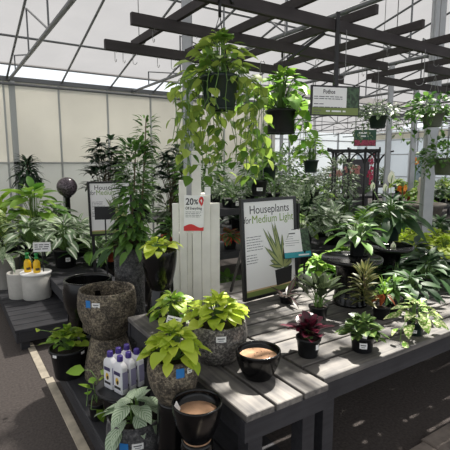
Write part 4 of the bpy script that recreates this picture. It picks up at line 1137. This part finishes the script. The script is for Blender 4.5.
# paper sign board on a bar
p = atd(335, 100, depth_for_y(337, 1.89)-.06)
sy_ = 1.845
sx_ = p.x*sy_/p.y; zt_, zb_ = zat(86, sx_, sy_), zat(116, sx_, sy_); sw = .31
e = empty('hanging_sign', (sx_, sy_, zb_), 'olive and white plant information board hanging on a black bar from the rack', 'sign', rz=R(-20))
hgt = zt_-zb_
sheet(e, 'board', -sw/2, sw/2, 0, hgt, .008, M['black_plastic'], .016)
sheet(e, 'text_panel', -sw/2+.01, .07, .048, hgt-.01, -.0081, M['paper'], .001)
sheet(e, 'photo_panel', .07, sw/2-.006, .048, hgt-.006, -.0081, M['sign_photo'], .001)
sheet(e, 'olive_band', -sw/2+.006, sw/2-.006, .006, .048, -.0081, M['sign_green'], .001)
T(e, 'Pothos', -.08, hgt-.046, .075, .034, -.0092, M['ink'], bold=.0006)
tlines(e, -.138, .065, hgt-.066, 2, .012, -.0091, M['ink_grey'], .0045, 11); tlines(e, -.138, -.07, hgt-.108, 1, .012, -.0091, M['ink_grey'], .0045, 12)
tlines(e, -.138, .05, hgt-.126, 1, .012, -.0091, M['ink_grey'], .0045, 13); tlines(e, -.138, -.09, hgt-.144, 2, .016, -.0091, M['ink_grey'], .0045, 14)
tlines(e, -.06, .1, .022, 1, .01, -.0091, M['white_ink'], .009, 15)
m = MB(); m.box((-.011, -.007, hgt), (.011, .007, BZ+.06-zb_)); m.bar((-.012, .0, hgt+.01), (.012, .0, hgt+.01), .03, .02); m.build('hanging_bar', M['black_metal'], e)
m = MB(); a_ = Vector((sx_-.012, sy_+.0, BZ+.03)); b_ = atd(327, 56, 2.75)
m.bar((0, 0, 0), (-.09, .22, -.12), .016, .016); o = m.build('rack_clamp', M['black_metal'], None, (sx_-.045, 1.90, BZ-.048)); tag(o, 'short slanted black bar clamped under the main beam beside the sign hanger', 'bar')

# small dark green sign far back
p = atd(365, 138, 8.6)
e = empty('hanging_sign', (p.x, p.y, p.z-.16), 'small dark green and pink sign hanging far back over the arbor', 'sign', rz=R(-33))
sheet(e, 'board', -.22, .22, 0, .32, .01, M['sign_dkgreen'], .02); sheet(e, 'flower_photo', -.21, .21, .01, .12, -.0101, M['sign_pink'], .002)
tlines(e, -.13, .14, .24, 1, .03, -.0105, M['white_ink'], .035, 21); tlines(e, -.09, .1, .18, 1, .03, -.0105, M['white_ink'], .03, 22)
m = MB()
for sx in (-.18, .18): m.tube([(sx, 0, .32), (sx, 0, 3.3-p.z+.4)], .006, 4)
m.build('hanging_wire', M['wire'], e)

# ================================================================== BACK LEFT
def pot_only(name, label, cat, loc, style, rt, rb, h, mat, soil=.2, **k):
    e = empty(name, loc, label, cat); make_pot(e, style, rt, rb, h, mat, soil=soil, **k); return e
x, y, k = at(36, 295, .2)
y = min(y, 4.75)
e = empty('lidded_pot', (x, y, .2), 'pale grey cylindrical pot with a flat white lid carrying two yellow bottles', 'pot')
m = MB(); m.lathe([(0, 0), (.135, 0), (.14, .01), (.146, .258), (0, .258)], 32); m.build('pot', M['grey_pot'], e)
m = MB(); m.lathe([(0, .2585), (.15, .2585), (.155, .264), (.155, .276), (.148, .28), (0, .28)], 32); m.build('lid', M['paper'], e)
for i, (dx, lb) in enumerate(((-.05, 'left yellow bottle with a green cap on the white pot lid'), (.04, 'right yellow bottle with a green cap on the white pot lid'))):
    q = (x-.03+dx*RT[0], y-.0+dx*RT[1]-.03*i, .48)
    b = empty('spray_bottle', q, lb, 'bottle', 'yellow bottles on the pot lid')
    m = MB(); m.lathe([(0, 0), (.034, 0), (.036, .005), (.036, .09), (.03, .115), (.017, .128), (.017, .14), (0, .14)], 18); m.build('body', M['yellow'], b)
    m = MB(); m.lathe([(0, .1402), (.021, .1402), (.022, .16), (.012, .164), (.012, .178), (.02, .18), (.02, .2), (0, .202)], 16); m.build('cap', M['green_cap'], b)
    sticker(b, .0362, .04, CAMAZ(q[0], q[1])+.2, .04, .025, M['stem_brown'], 'label', lines=False)
x, y = .5, 4.5
pot_only('grey_pot', 'pale grey cylindrical pot half hidden behind the lidded one', 'pot', (.585, 4.72-.22+.36, .2), 'cyl', .125, .115, .27, M['grey_pot']) 
e = potted('spider_plant', 'striped arching plant in a tall pale pot at the far left edge', 'plant', (.49, 5.35, .2), 'nursery', .17, .13, .36, M['grey_pot'], rosette(22, .3, .06, .24, .2, 'lance', seed=203, elev=(70, 5), droop=.9), L['grey'])
e = potted('leafy_houseplant', 'thin yellow-stemmed plant in a black pot between the pale grey pots', 'plant', (.57, 5.18-.02, .2), 'nursery', .06, .05, .2, M['black_plastic'], rosette(8, .2, .05, .12, .25, 'lance', seed=204, elev=(80, 20)), L['mid'])
e.location = (.72, 5.28, .2)
# plants on the raised step
def bp(name, label, px, py, z, d, rp, hp, potm, gen, lm, sq=0., stemm=None, st=False):
    p = atd(px, py, d); e = potted(name, label, 'plant', (p.x, p.y, z), 'nursery', rp, rp*.8, hp, potm, gen, lm, stemm, sq=sq)
    if st: front_sticker(e, rp*.9, hp*.5, .05, .045, M['paper'], .2)
    return e
bp('aglaonema', 'silver-leaved plant in a black stickered pot on the raised step beside the price card', 66, 266, .42, 4.95, .135, .21, M['black_plastic'], lr(211, 34, .22, .085, .28, .34, 'oval', elev=(80, 5)), L['silver_mid'], st=True)
bp('aglaonema', 'silver-leaved bushy plant behind the lidded pot, left on the raised step', 30, 250, .42, 5.3, .14, .2, M['black_plastic'], lr(212, 38, .22, .085, .3, .3, 'oval', elev=(80, 0)), L['silver_mid'])
bp('dumb_cane', 'pale-centred spreading plant at the left, above the thin-stemmed plant', 8, 250, .42, 5.6, .14, .2, M['black_plastic'], lr(213, 36, .24, .09, .32, .32, 'oval', elev=(80, 0)), L['varieg'])
bp('dumb_cane', 'tall lime-veined plant under the dark dragon tree at the left', 36, 240, .42, 6.0, .15, .25, M['grey_pot'], lr(214, 26, .36, .15, .36, .62, 'oval', elev=(82, 20)), L['bright'])
bp('leafy_houseplant', 'wide yellow-green leafed plant at the far left edge, second row', 3, 240, .42, 6.2, .15, .25, M['black_plastic'], lr(215, 24, .34, .14, .34, .45, 'oval', elev=(82, 15)), L['lime_green'])
bp('aglaonema', 'silver-leaved plant under the mosaic ball', 56, 240, .42, 6.1, .14, .22, M['black_plastic'], lr(216, 40, .22, .085, .32, .36, 'oval', elev=(80, 0)), L['silver_mid'])
bp('aglaonema', 'grey-green leafy plant at the left foot of the rear framed sign', 80, 250, .42, 5.6, .13, .2, M['black_plastic'], lr(217, 30, .25, .085, .27, .25, 'oval', elev=(80, 0)), L['silver_mid'])
bp('dragon_tree', 'dark dragon tree with drooping strap leaves against the plastic wall', 32, 235, .2, 7.1, .15, .3, M['black_plastic'], None, None).name
dt = [o for o in col.objects if o.name.startswith('dragon_tree')][0]
f, s = spike(130, .42, .36, .06, seed=221, droop=1.7, rad=.02, elev=(80, 10), bare=.3, rows=6); shift(f, 0, 0, .72); s = MB(); s.tube([(0, 0, 0), (.01, 0, .6), (0, 0, 1.16)], .022, 7, taper=.6)
f.build('foliage', L['deep'], dt, loc=(0, 0, .27)); s.build('trunk', M['stem_brown'], dt, loc=(0, 0, .27))
def palm(px, py_top, d, w, label, seed, n=14):
    p = atd(px, py_top, d); e = potted('lady_palm', label, 'plant', (p.x, p.y, .2), 'nursery', .17, .13, .3, M['black_plastic'], None)
    f = MB(); s = MB(); r_ = random.Random(seed); top = p.z-.2-.27
    for i in range(n):
        az = i*GA; t = i/n; hz = top*(1-.45*t)*r_.uniform(.85, 1.0); q = w*(.25+.55*t)
        c = Vector((math.cos(az)*q, math.sin(az)*q, hz)); s.tube([(math.cos(az)*.03, math.sin(az)*.03, 0), (c.x*.3, c.y*.3, hz*.6), c], .007, 5, taper=.5)
        for k in range(9):
            a2 = az+R(-120+k*30); d_ = Vector((math.cos(a2), math.sin(a2), r_.uniform(.2, 1.2))); f.leaf(c, d_, (0, 0, 1), w*.75*r_.uniform(.8, 1.1), .06, 'lance', .9, .2, r_.random(), rows=4)
    f.build('foliage', L['deep'], e, loc=(0, 0, .27)); s.build('stem', M['stem_brown'], e, loc=(0, 0, .27)); return e
palm(105, 138, 6.6, .34, 'dark fan-leaved palm behind the rear framed sign', 231, 40)
palm(172, 142, 6.2, .28, 'dark fan-leaved palm right behind the climbing plant, by the steel column', 233, 34)
# mosaic gazing ball on a post
p = atd(67, 187, 6.3)
e = empty('gazing_ball', (p.x, p.y, .2), 'dark mosaic gazing ball on a stand among the back left plants', 'ornament')
m = MB(); m.lathe([(0, 0), (.12, 0), (.13, .02), (.04, .1), (.035, p.z-.36), (.07, p.z-.34), (0, p.z-.335)], 20); m.build('post', M['black_metal'], e)
mm, nt, out = new_mat('mosaic_tiles'); b = nt.nodes.new('ShaderNodeBsdfPrincipled'); nt.links.new(b.outputs[0], out.inputs[0])
tc = nt.nodes.new('ShaderNodeTexCoord'); v = nt.nodes.new('ShaderNodeTexVoronoi'); v.inputs['Scale'].default_value = 55; nt.links.new(tc.outputs['Object'], v.inputs['Vector'])
r = nt.nodes.new('ShaderNodeValToRGB'); nt.links.new(v.outputs['Color'], r.inputs[0]); r.color_ramp.elements[0].color = lin((34, 28, 34)); r.color_ramp.elements[1].color = lin((112, 98, 108)); nt.links.new(r.outputs[0], b.inputs['Base Color']); b.inputs['Roughness'].default_value = .25
m = MB(); m.lathe([(.145*math.sin(PI*i/16), -.145*math.cos(PI*i/16)) for i in range(17)], 32); m.build('ball', mm, e, loc=(0, 0, p.z-.2))
# price card on a stake
p = atd(42, 247, 4.45)
e = empty('price_card', (p.x, p.y, .2), 'small white price card on a stake behind the lidded pot', 'sign', rz=R(-20))
m = MB(); m.box((-.006, 0, 0), (.006, .006, p.z-.2)); m.build('stake', M['black_metal'], e)
z0 = p.z-.2
sheet(e, 'card', -.085, .085, z0-.05, z0+.05, -.001, M['paper'], .003); tlines(e, -.07, .07, z0+.02, 3, .022, -.0041, M['ink_grey'], .009, 31)
# rear framed sign
p = atd(90, 235, 4.55)
house_sign((p.x, p.y, .83), R(-8), R(5), .46, .58, 'framed houseplants sign at the back left, behind a dark card').scale = (1, 1, 1)
rs = [o for o in col.objects if o.name.startswith('framed_sign')][-1]
for xx in (.02, .41):
    m = MB(); m.box((xx, .013, -.41), (xx+.03, .04, .2)); m.build('support_post', M['black_metal'], rs)
p = atd(105, 213, 4.3)
e = empty('plant_card', (p.x, p.y, .2), 'dark backed card on a stake in front of the rear framed sign', 'sign', rz=R(-20))
m = MB(); m.box((-.007, 0, 0), (.007, .008, p.z-.2)); m.build('stake', M['black_metal'], e)
m = MB(); m.box((-.1, -.008, p.z-.2-.065), (.1, 0, p.z-.2+.065)); m.build('card', M['black_plastic'], e)
# step right of the black bowl
bp('leafy_houseplant', 'fresh green plant in a small black pot on the right raised step', 95, 262, .42, 5.0, .09, .14, M['black_plastic'], lr(241, 22, .22, .07, .2, .22, elev=(82, 5)), L['mid'], st=True)
bp('leafy_houseplant', 'pale leafy plant in a terracotta pot on the right raised step', 112, 257, .42, 5.25, .1, .13, M['terracotta'], lr(242, 24, .2, .08, .2, .16, 'oval', elev=(80, 0)), L['grey'])
bp('leafy_houseplant', 'green leafy plant in a large terracotta pot behind the white pickets', 172, 262, .42, 5.6, .14, .26, M['terracotta'], lr(243, 22, .22, .08, .2, .2, elev=(80, 5)), L['mid'])
bp('leafy_houseplant', 'grey-green plant left of the stone cylinder on the right step', 124, 248, .42, 5.9, .13, .2, M['black_plastic'], lr(244, 26, .24, .08, .26, .26, 'oval', elev=(80, 0)), L['grey'])
bp('leafy_houseplant', 'grey-green plant between the climbing plant and the white pickets', 168, 240, .42, 6.6, .13, .3, M['black_plastic'], lr(245, 26, .24, .08, .26, .3, 'oval', elev=(80, 0)), L['grey'])

# ================================================================== SHELF BEHIND THE FRAMED SIGN
SX0, SX1, SY0, SY1 = 1.82, 2.75, 3.0, 3.5
e = empty('plant_shelf', (SX0, SY0, 0), 'black tiered plant shelf behind the framed sign', 'shelf')
tiers = (zat(304, 2.25, 3.1), zat(247, 2.25, 3.1), zat(206, 2.25, 3.1))
for z in tiers:
    m = MB(); m.box((.0, .0, z-.06), (SX1-SX0, SY1-SY0, z), bev=.004); m.build('shelf_board', M['wood_dark'], e)
for lx in (0, SX1-SX0):
    for ly in (-.001, SY1-SY0+.001):
        m = MB(); m.box((lx-.02 if lx == 0 else lx, ly-.02, 0), (lx if lx == 0 else lx+.02, ly+.02, tiers[2]+.005)); m.build('leg', M['wood_dark'], e)
def sp(name, label, X, Y, z, rp, hp, gen, lm, potm=None, sq=0., st=False):
    e = potted(name, label, 'plant', (X, Y, z), 'nursery', rp, rp*.85, hp, potm or M['black_plastic'], gen, lm, sq=sq)
    if st: front_sticker(e, rp*.95, hp*.5, .03, .04, M['paper'], .5)
    return e
sp('striped_houseplant', 'red-striped plant on the middle shelf left of the framed sign', 2.08, 3.12, tiers[1], .06, .08, lr(251, 20, .12, .06, .1, .08, 'oval', elev=(75, -5)), L['red_stripe'])
sp('leafy_houseplant', 'fresh green plant on the bottom shelf left of the framed sign', 2.07, 3.14, tiers[0], .09, .14, lr(252, 26, .17, .07, .15, .15, 'oval', elev=(78, -5)), L['mid'])
sp('leafy_houseplant', 'fresh green plant in the middle of the bottom shelf behind the sign', 2.48, 3.2, tiers[0], .09, .14, lr(253, 26, .17, .07, .15, .15, 'oval', elev=(78, -5)), L['mid'])
sp('small_houseplant', 'fine-leaved plant in a wide black tray on the top shelf by the pickets', 2.1, 3.11, tiers[2], .085, .075, bush(160, .16, .1, .05, .02, seed=254, zc=.05), L['grey'], sq=.7, st=True)
sp('small_houseplant', 'feathery plant in a black pot at the left end of the top shelf', 2.05, 3.37, tiers[2], .07, .1, bush(80, .12, .12, .06, .02, seed=255, zc=.06), L['grey'], sq=.4)
sp('small_houseplant', 'grey-green plant in a black pot on the top shelf behind the sign', 2.36, 3.2, tiers[2], .07, .1, bush(80, .13, .13, .07, .03, seed=256, zc=.06), L['mid'])
sp('small_houseplant', 'dark green plant at the right end of the top shelf behind the sign', 2.62, 3.2, tiers[2], .07, .1, bush(80, .13, .13, .07, .03, seed=257, zc=.06), L['grey'])
p = atd(292, 196, 3.75)
# ================================================================== BENCHES FURTHER BACK
def bench(name, label, x0, x1, y0, y1, z, rz=0.):
    e = empty(name, (x0, y0, 0), label, 'bench', rz=rz); W, D = x1-x0, y1-y0
    m = MB(); m.box((0, 0, z-.05), (W, D, z), bev=.004); m.build('bench_top', M['wood_dark'], e)
    n = max(2, int(W/2)+1)
    for i in range(n):
        for ly in (.08, D-.14):
            m = MB(); lx = .08+(W-.22)*i/(n-1); m.box((lx, ly, 0), (lx+.06, ly+.06, z-.051)); m.build('leg', M['wood_dark'], e)
    return e
KINDS = {}
def tmpl(kind):
    g = {'silver bushy': (bush(240, .3, .26, .13, .045, seed=301, zc=.16, shape='lance'), L['grey'], 'leafy_houseplant', .12, .2),
         'dark leafy': (lr(302, 26, .28, .1, .3, .3, elev=(82, 0)), L['dark'], 'leafy_houseplant', .12, .2),
         'tall green bushy': (bush(420, .34, .5, .12, .048, seed=303, zc=.5, shape='lance', low=-.85), L['mid'], 'weeping_fig', .14, .24),
         'tall grey-green': (bush(380, .32, .46, .1, .045, seed=304, zc=.46, shape='oval', low=-.85), L['grey'], 'weeping_fig', .14, .24),
         'bright spreading': (lr(305, 30, .2, .1, .26, .2, 'oval', elev=(80, 0)), L['bright'], 'leafy_houseplant', .11, .16),
         'pale variegated': (lr(306, 28, .24, .09, .26, .24, 'oval', elev=(80, 0)), L['silver_mid'], 'aglaonema', .12, .18),
         'yellow-green trailing': (rosette(70, .13, .09, .26, .22, seed=307, elev=(80, 0)), L['lime_green'], 'potted_pothos', .12, .16),
         'deep green bladed': (blades(44, .5, .05, seed=308, spread=(5, 75)), L['deep'], 'dracaena', .12, .2)}[kind]
    return g
ordn = ['leftmost', 'second from the left', 'third from the left', 'fourth from the left', 'fifth from the left', 'sixth from the left', 'seventh from the left', 'eighth from the left', 'ninth from the left', 'tenth from the left']
def fill(bname, x0, x1, y0, y1, z, kinds, step, seed, sc=1., rows=2, tall_ok=True):
    r_ = random.Random(seed); items = []
    nx = int((x1-x0-.3)/step)
    for j in range(rows):
        for i in range(nx+1):
            X = x0+.2+i*step+r_.uniform(-.05, .05)+(j % 2)*step*.4; Y = y0+.22+(y1-y0-.44)*(j/max(1, rows-1) if rows > 1 else .5)
            if X > x1-.15: continue
            u, v, d = proj(X, Y, z+.3)
            if -12 < u < 470: items.append((u, X, Y, kinds[(i*3+j*2+r_.randrange(2)) % len(kinds)], d))
    items.sort(); cnt = {}; tot = {}
    for it in items: tot[it[3]] = tot.get(it[3], 0)+1
    for u, X, Y, kd, d in items:
        n = cnt.get(kd, 0); cnt[kd] = n+1; f, lm, nm, rp, hp = KINDS.get(kd, (None,)*5) if False else (None,)*5
        last = 'rightmost' if n == tot[kd]-1 and n > 0 else (ordn[n] if n < 10 else None)
        lb = '%s plant on the %s, %s' % (kd, bname, last) if tot[kd] > 1 else 'only %s plant on the %s' % (kd, bname)
        s = r_.uniform(.85, 1.12)*sc
        if kd not in KINDS:
            g, lm, nm, rp, hp = tmpl(kd)
            e = potted(nm, lb, 'plant', (X, Y, z), 'nursery', rp, rp*.8, hp, M['black_plastic'], g, lm, seg=18); e.scale = (s,)*3; e.rotation_euler.z = r_.uniform(0, 6); KINDS[kd] = e
        else: copy_tree(KINDS[kd], (X, Y, z), r_.uniform(0, 6), lb, s)
bench('plant_bench', 'dark plant bench behind the long right table', 3.1, 5.2, 3.25, 4.15, .66)
fill('first bench behind the right table', 3.1, 5.2, 3.25, 4.15, .66, ['silver bushy', 'dark leafy', 'bright spreading', 'dark leafy', 'pale variegated'], .5, 1, .95)
bench('plant_bench', 'second dark plant bench back, behind the tiered shelf', 2.6, 5.9, 4.75, 5.75, .66)
fill('second bench back', 2.6, 5.9, 4.75, 5.75, .66, ['tall green bushy', 'silver bushy', 'tall grey-green', 'pale variegated', 'deep green bladed'], .68, 2, .95)
bench('plant_bench', 'third plant bench back, nearer than the black arbor', 2.4, 6.9, 6.4, 7.4, .7)
fill('third bench back', 2.4, 6.9, 6.4, 7.4, .7, ['tall grey-green', 'bright spreading', 'tall green bushy', 'silver bushy', 'yellow-green trailing'], .82, 3, 1.)
bench('plant_bench', 'far plant bench beyond the stone fountain', 10.9, 17, 7.2, 8.2, .7)
fill('far bench beyond the fountain', 10.9, 17, 7.2, 8.2, .7, ['bright spreading', 'dark leafy', 'yellow-green trailing', 'silver bushy'], .8, 4, 1.)
bench('plant_bench', 'right-hand plant bench behind the thick column', 6.9, 12.5, 3.0, 4.0, .66)
fill('right-hand bench behind the thick column', 6.9, 12.5, 3.0, 4.0, .66, ['yellow-green trailing', 'dark leafy', 'bright spreading'], .6, 5, .9)
bench('plant_bench', 'distant flower bench under the black arbor', 8.5, 15, 10.2, 11.2, .75)
fill('distant flower bench under the arbor', 8.5, 15, 10.2, 11.2, .75, ['silver bushy', 'bright spreading', 'pale variegated'], .8, 6, 1.)

bench('plant_bench', 'plant bench right behind the stone fountain', 8.4, 14, 5.2, 6.0, .66)
fill('bench right behind the fountain', 8.4, 14, 5.2, 6.0, .66, ['bright spreading', 'silver bushy', 'yellow-green trailing', 'dark leafy'], .7, 7, .9)
bench('plant_bench', 'low dark bench of plants between the thick column and the fountain', 5.3, 6.75, 3.2, 4.1, .4)
fill('low bench before the fountain', 5.3, 6.75, 3.2, 4.1, .4, ['dark leafy', 'pale variegated', 'dark leafy'], .42, 9, .8)
# stone fountain
p = atd(420, 207, 8.2)
e = empty('fountain', (p.x, p.y, 0), 'pale stone tiered fountain with a small statue behind the thick column', 'fountain')
zb_ = zat(216, p.x, p.y); zr_ = zat(203, p.x, p.y)
m = MB(); m.lathe([(0, 0), (.3, 0), (.32, .06), (.2, .12), (.14, .3), (.16, zb_-.05), (0, zb_-.05)], 24); m.build('pedestal', M['limestone'], e)
m = MB(); m.lathe([(0, zb_-.049), (.2, zb_-.045), (.36, zb_+.03), (.41, zr_-.06), (.45, zr_-.045), (.45, zr_), (.41, zr_), (.38, zr_-.08), (0, zr_-.09)], 36); m.build('basin', plain('shaded_cast_stone', (112, 106, 98), .8, noise=.25), e)  # basin stone coloured darker to stand for the shade on its side
m = MB(); m.lathe([(0, zr_-.088), (.07, zr_-.085), (.08, zr_-.02), (.05, zr_+.04), (.07, zr_+.12), (.05, zr_+.2), (.075, zr_+.3), (.045, zr_+.36), (.06, zr_+.42), (.05, zr_+.48), (0, zr_+.5)], 18); m.build('statue', plain('cream_stone', (206, 198, 182), .7), e)

# black arbor
p0, p1 = atd(327, 152, 10.), atd(381, 149, 9.6)
e = empty('garden_arbor', (p0.x, p0.y, 0), 'black metal arbor frame with curved braces far back', 'arbor')
ztop = (p0.z+p1.z)/2; dv = Vector((p1.x-p0.x, p1.y-p0.y, 0)); Ln_ = dv.length; dv.normalize(); nv = Vector((-dv.y, dv.x, 0))
fr_ = [(.12, 0), (.4, .5), (.72, 0), (.96, 0), (.1, .9), (.9, .9)]
for t, b in fr_:
    q = dv*(Ln_*t)+nv*b; m = MB(); m.tube([q, q+Vector((0, 0, ztop))], .03, 6); m.build('post', M['black_metal'], e)
for b in (0, .9):
    m = MB(); m.bar(nv*b+Vector((0, 0, ztop)), dv*Ln_+nv*b+Vector((0, 0, ztop)), .06, .06); m.build('top_bar', M['black_metal'], e)
for t in (.02, .4, .72, .98):
    m = MB(); m.bar(dv*(Ln_*t)+Vector((0, 0, ztop+.05)), dv*(Ln_*t)+nv*.9+Vector((0, 0, ztop+.05)), .04, .04); m.build('cross_bar', M['black_metal'], e)
for t, sg in ((.12, 1), (.12, -1), (.72, 1), (.72, -1), (.96, 1), (.96, -1), (.4, 1), (.4, -1)):
    b = .5 if t == .4 else 0; m = MB(); pts = []
    for i in range(7):
        a = PI/2*i/6; pts.append(dv*(Ln_*t+sg*.32*(1-math.cos(a)))+nv*b+Vector((0, 0, ztop-.38+.36*math.sin(a))))
    m.tube(pts, .02, 5); m.build('curved_brace', M['black_metal'], e)

# flowers far back
p = atd(322, 170, 11.0); bench('plant_bench', 'distant bench of orchids behind the arbor', p.x, p.x+2.2, p.y, p.y+.8, .75, rz=R(-33))
def orchid(px, py, d, label, mat, n, w, h, zpot=.75, nm='flowering_plant'):
    p = atd(px, py, d); e = potted(nm, label, 'plant', (p.x, p.y, zpot), 'nursery', .09, .07, .14, M['paper'], rosette(10, .2, .06, .12, .1, 'lance', seed=int(px)), L['mid'])
    s = MB(); f = MB(); r_ = random.Random(int(px)); top = p.z-zpot+h
    for k in range(3):
        c = Vector((r_.uniform(-w, w)*.5, r_.uniform(-.05, .05), top)); s.tube([(0, 0, .1), (c.x*.4, 0, top*.6), c], .008, 4)
    for i in range(n):
        c = Vector((r_.uniform(-w, w), r_.uniform(-.08, .08), top-h*2*r_.random()))
        for k in range(5):
            a = k*2*PI/5; f.leaf(c, (math.cos(a), -.4, math.sin(a)), (0, -1, .2), .06, .05, 'oval', .2, .1, .5, rows=3)
    s.build('flower_stalk', M['stem'], e); f.build('blossoms', mat, e); return e
orchid(371, 168, 11.3, 'tall magenta orchid spray right of the arbor', M['pink'], 26, .12, .42)
orchid(351, 170, 11.4, 'salmon flowering plant seen through the arbor', M['salmon'], 22, .25, .1)
orchid(336, 172, 11.4, 'dusty pink flowering plant at the left inside the arbor', M['salmon'], 18, .25, .09)
orchid(416, 161, 11.3, 'orange flowering plant left of the thick column', M['orange'], 10, .1, .06)
orchid(403, 186, 6.9, 'small orange bloom beside the fountain', M['orange'], 6, .05, .06, .66)
p = atd(345, 195, 6.)
# far dark display wall and terracotta stack
p = atd(356, 166, 13.)
e = empty('display_board', (p.x, p.y, 0), 'dark display board standing far behind the arbor', 'panel', rz=R(-33))
m = MB(); m.box((-.4, -.03, .1), (.4, .03, p.z+.2), bev=.01); m.build('board', plain('dark_panel', (70, 68, 72), .6), e)
m = MB(); m.box((-.45, -.1, 0), (-.35, .1, .1)); m.build('foot', M['black_metal'], e); m = MB(); m.box((.35, -.1, 0), (.45, .1, .1)); m.build('foot', M['black_metal'], e)
for i, (px_, py_, d, lb) in enumerate([(411, 194, 9.6, 'terracotta pot left of the stone fountain statue'), (404, 171, 11.5, 'red-brown pot on the far bench left of the thick column')]):
    p = atd(px_, py_, d); zz = .66 if i == 0 else .75
    m = MB(); m.lathe(pot_profile('nursery', .09, .07, .2), 20); o = m.build('terracotta_pot', M['terracotta'], None, (p.x, p.y, zz)); tag(o, lb, 'pot')

# ================================================================== LIGHT
w = bpy.data.worlds.new('sky'); scene.world = w; w.use_nodes = True
bg = w.node_tree.nodes['Background']; bg.inputs[0].default_value = (.9, .95, 1., 1); bg.inputs[1].default_value = 1.0
sd = bpy.data.lights.new('sun', 'SUN'); sd.energy = 12.; sd.angle = R(2.); sd.color = (1, .95, .87)
so = bpy.data.objects.new('sun', sd); col.objects.link(so)
el = R(60); hd_ = Vector((.86, .51, 0)).normalized(); dirv = Vector((hd_.x*math.cos(el), hd_.y*math.cos(el), math.sin(el)))
so.rotation_euler = dirv.to_track_quat('Z', 'Y').to_euler(); so.location = (3, 3, 8)
scene.view_settings.view_transform = 'Standard'; scene.view_settings.look = 'None'; scene.view_settings.exposure = .36; scene.view_settings.gamma = 1.
scene.view_settings.use_curve_mapping = False
scene.cycles.use_denoising = True; scene.cycles.max_bounces = 8; scene.cycles.transparent_max_bounces = 12; scene.cycles.diffuse_bounces = 4; scene.cycles.sample_clamp_indirect = 6
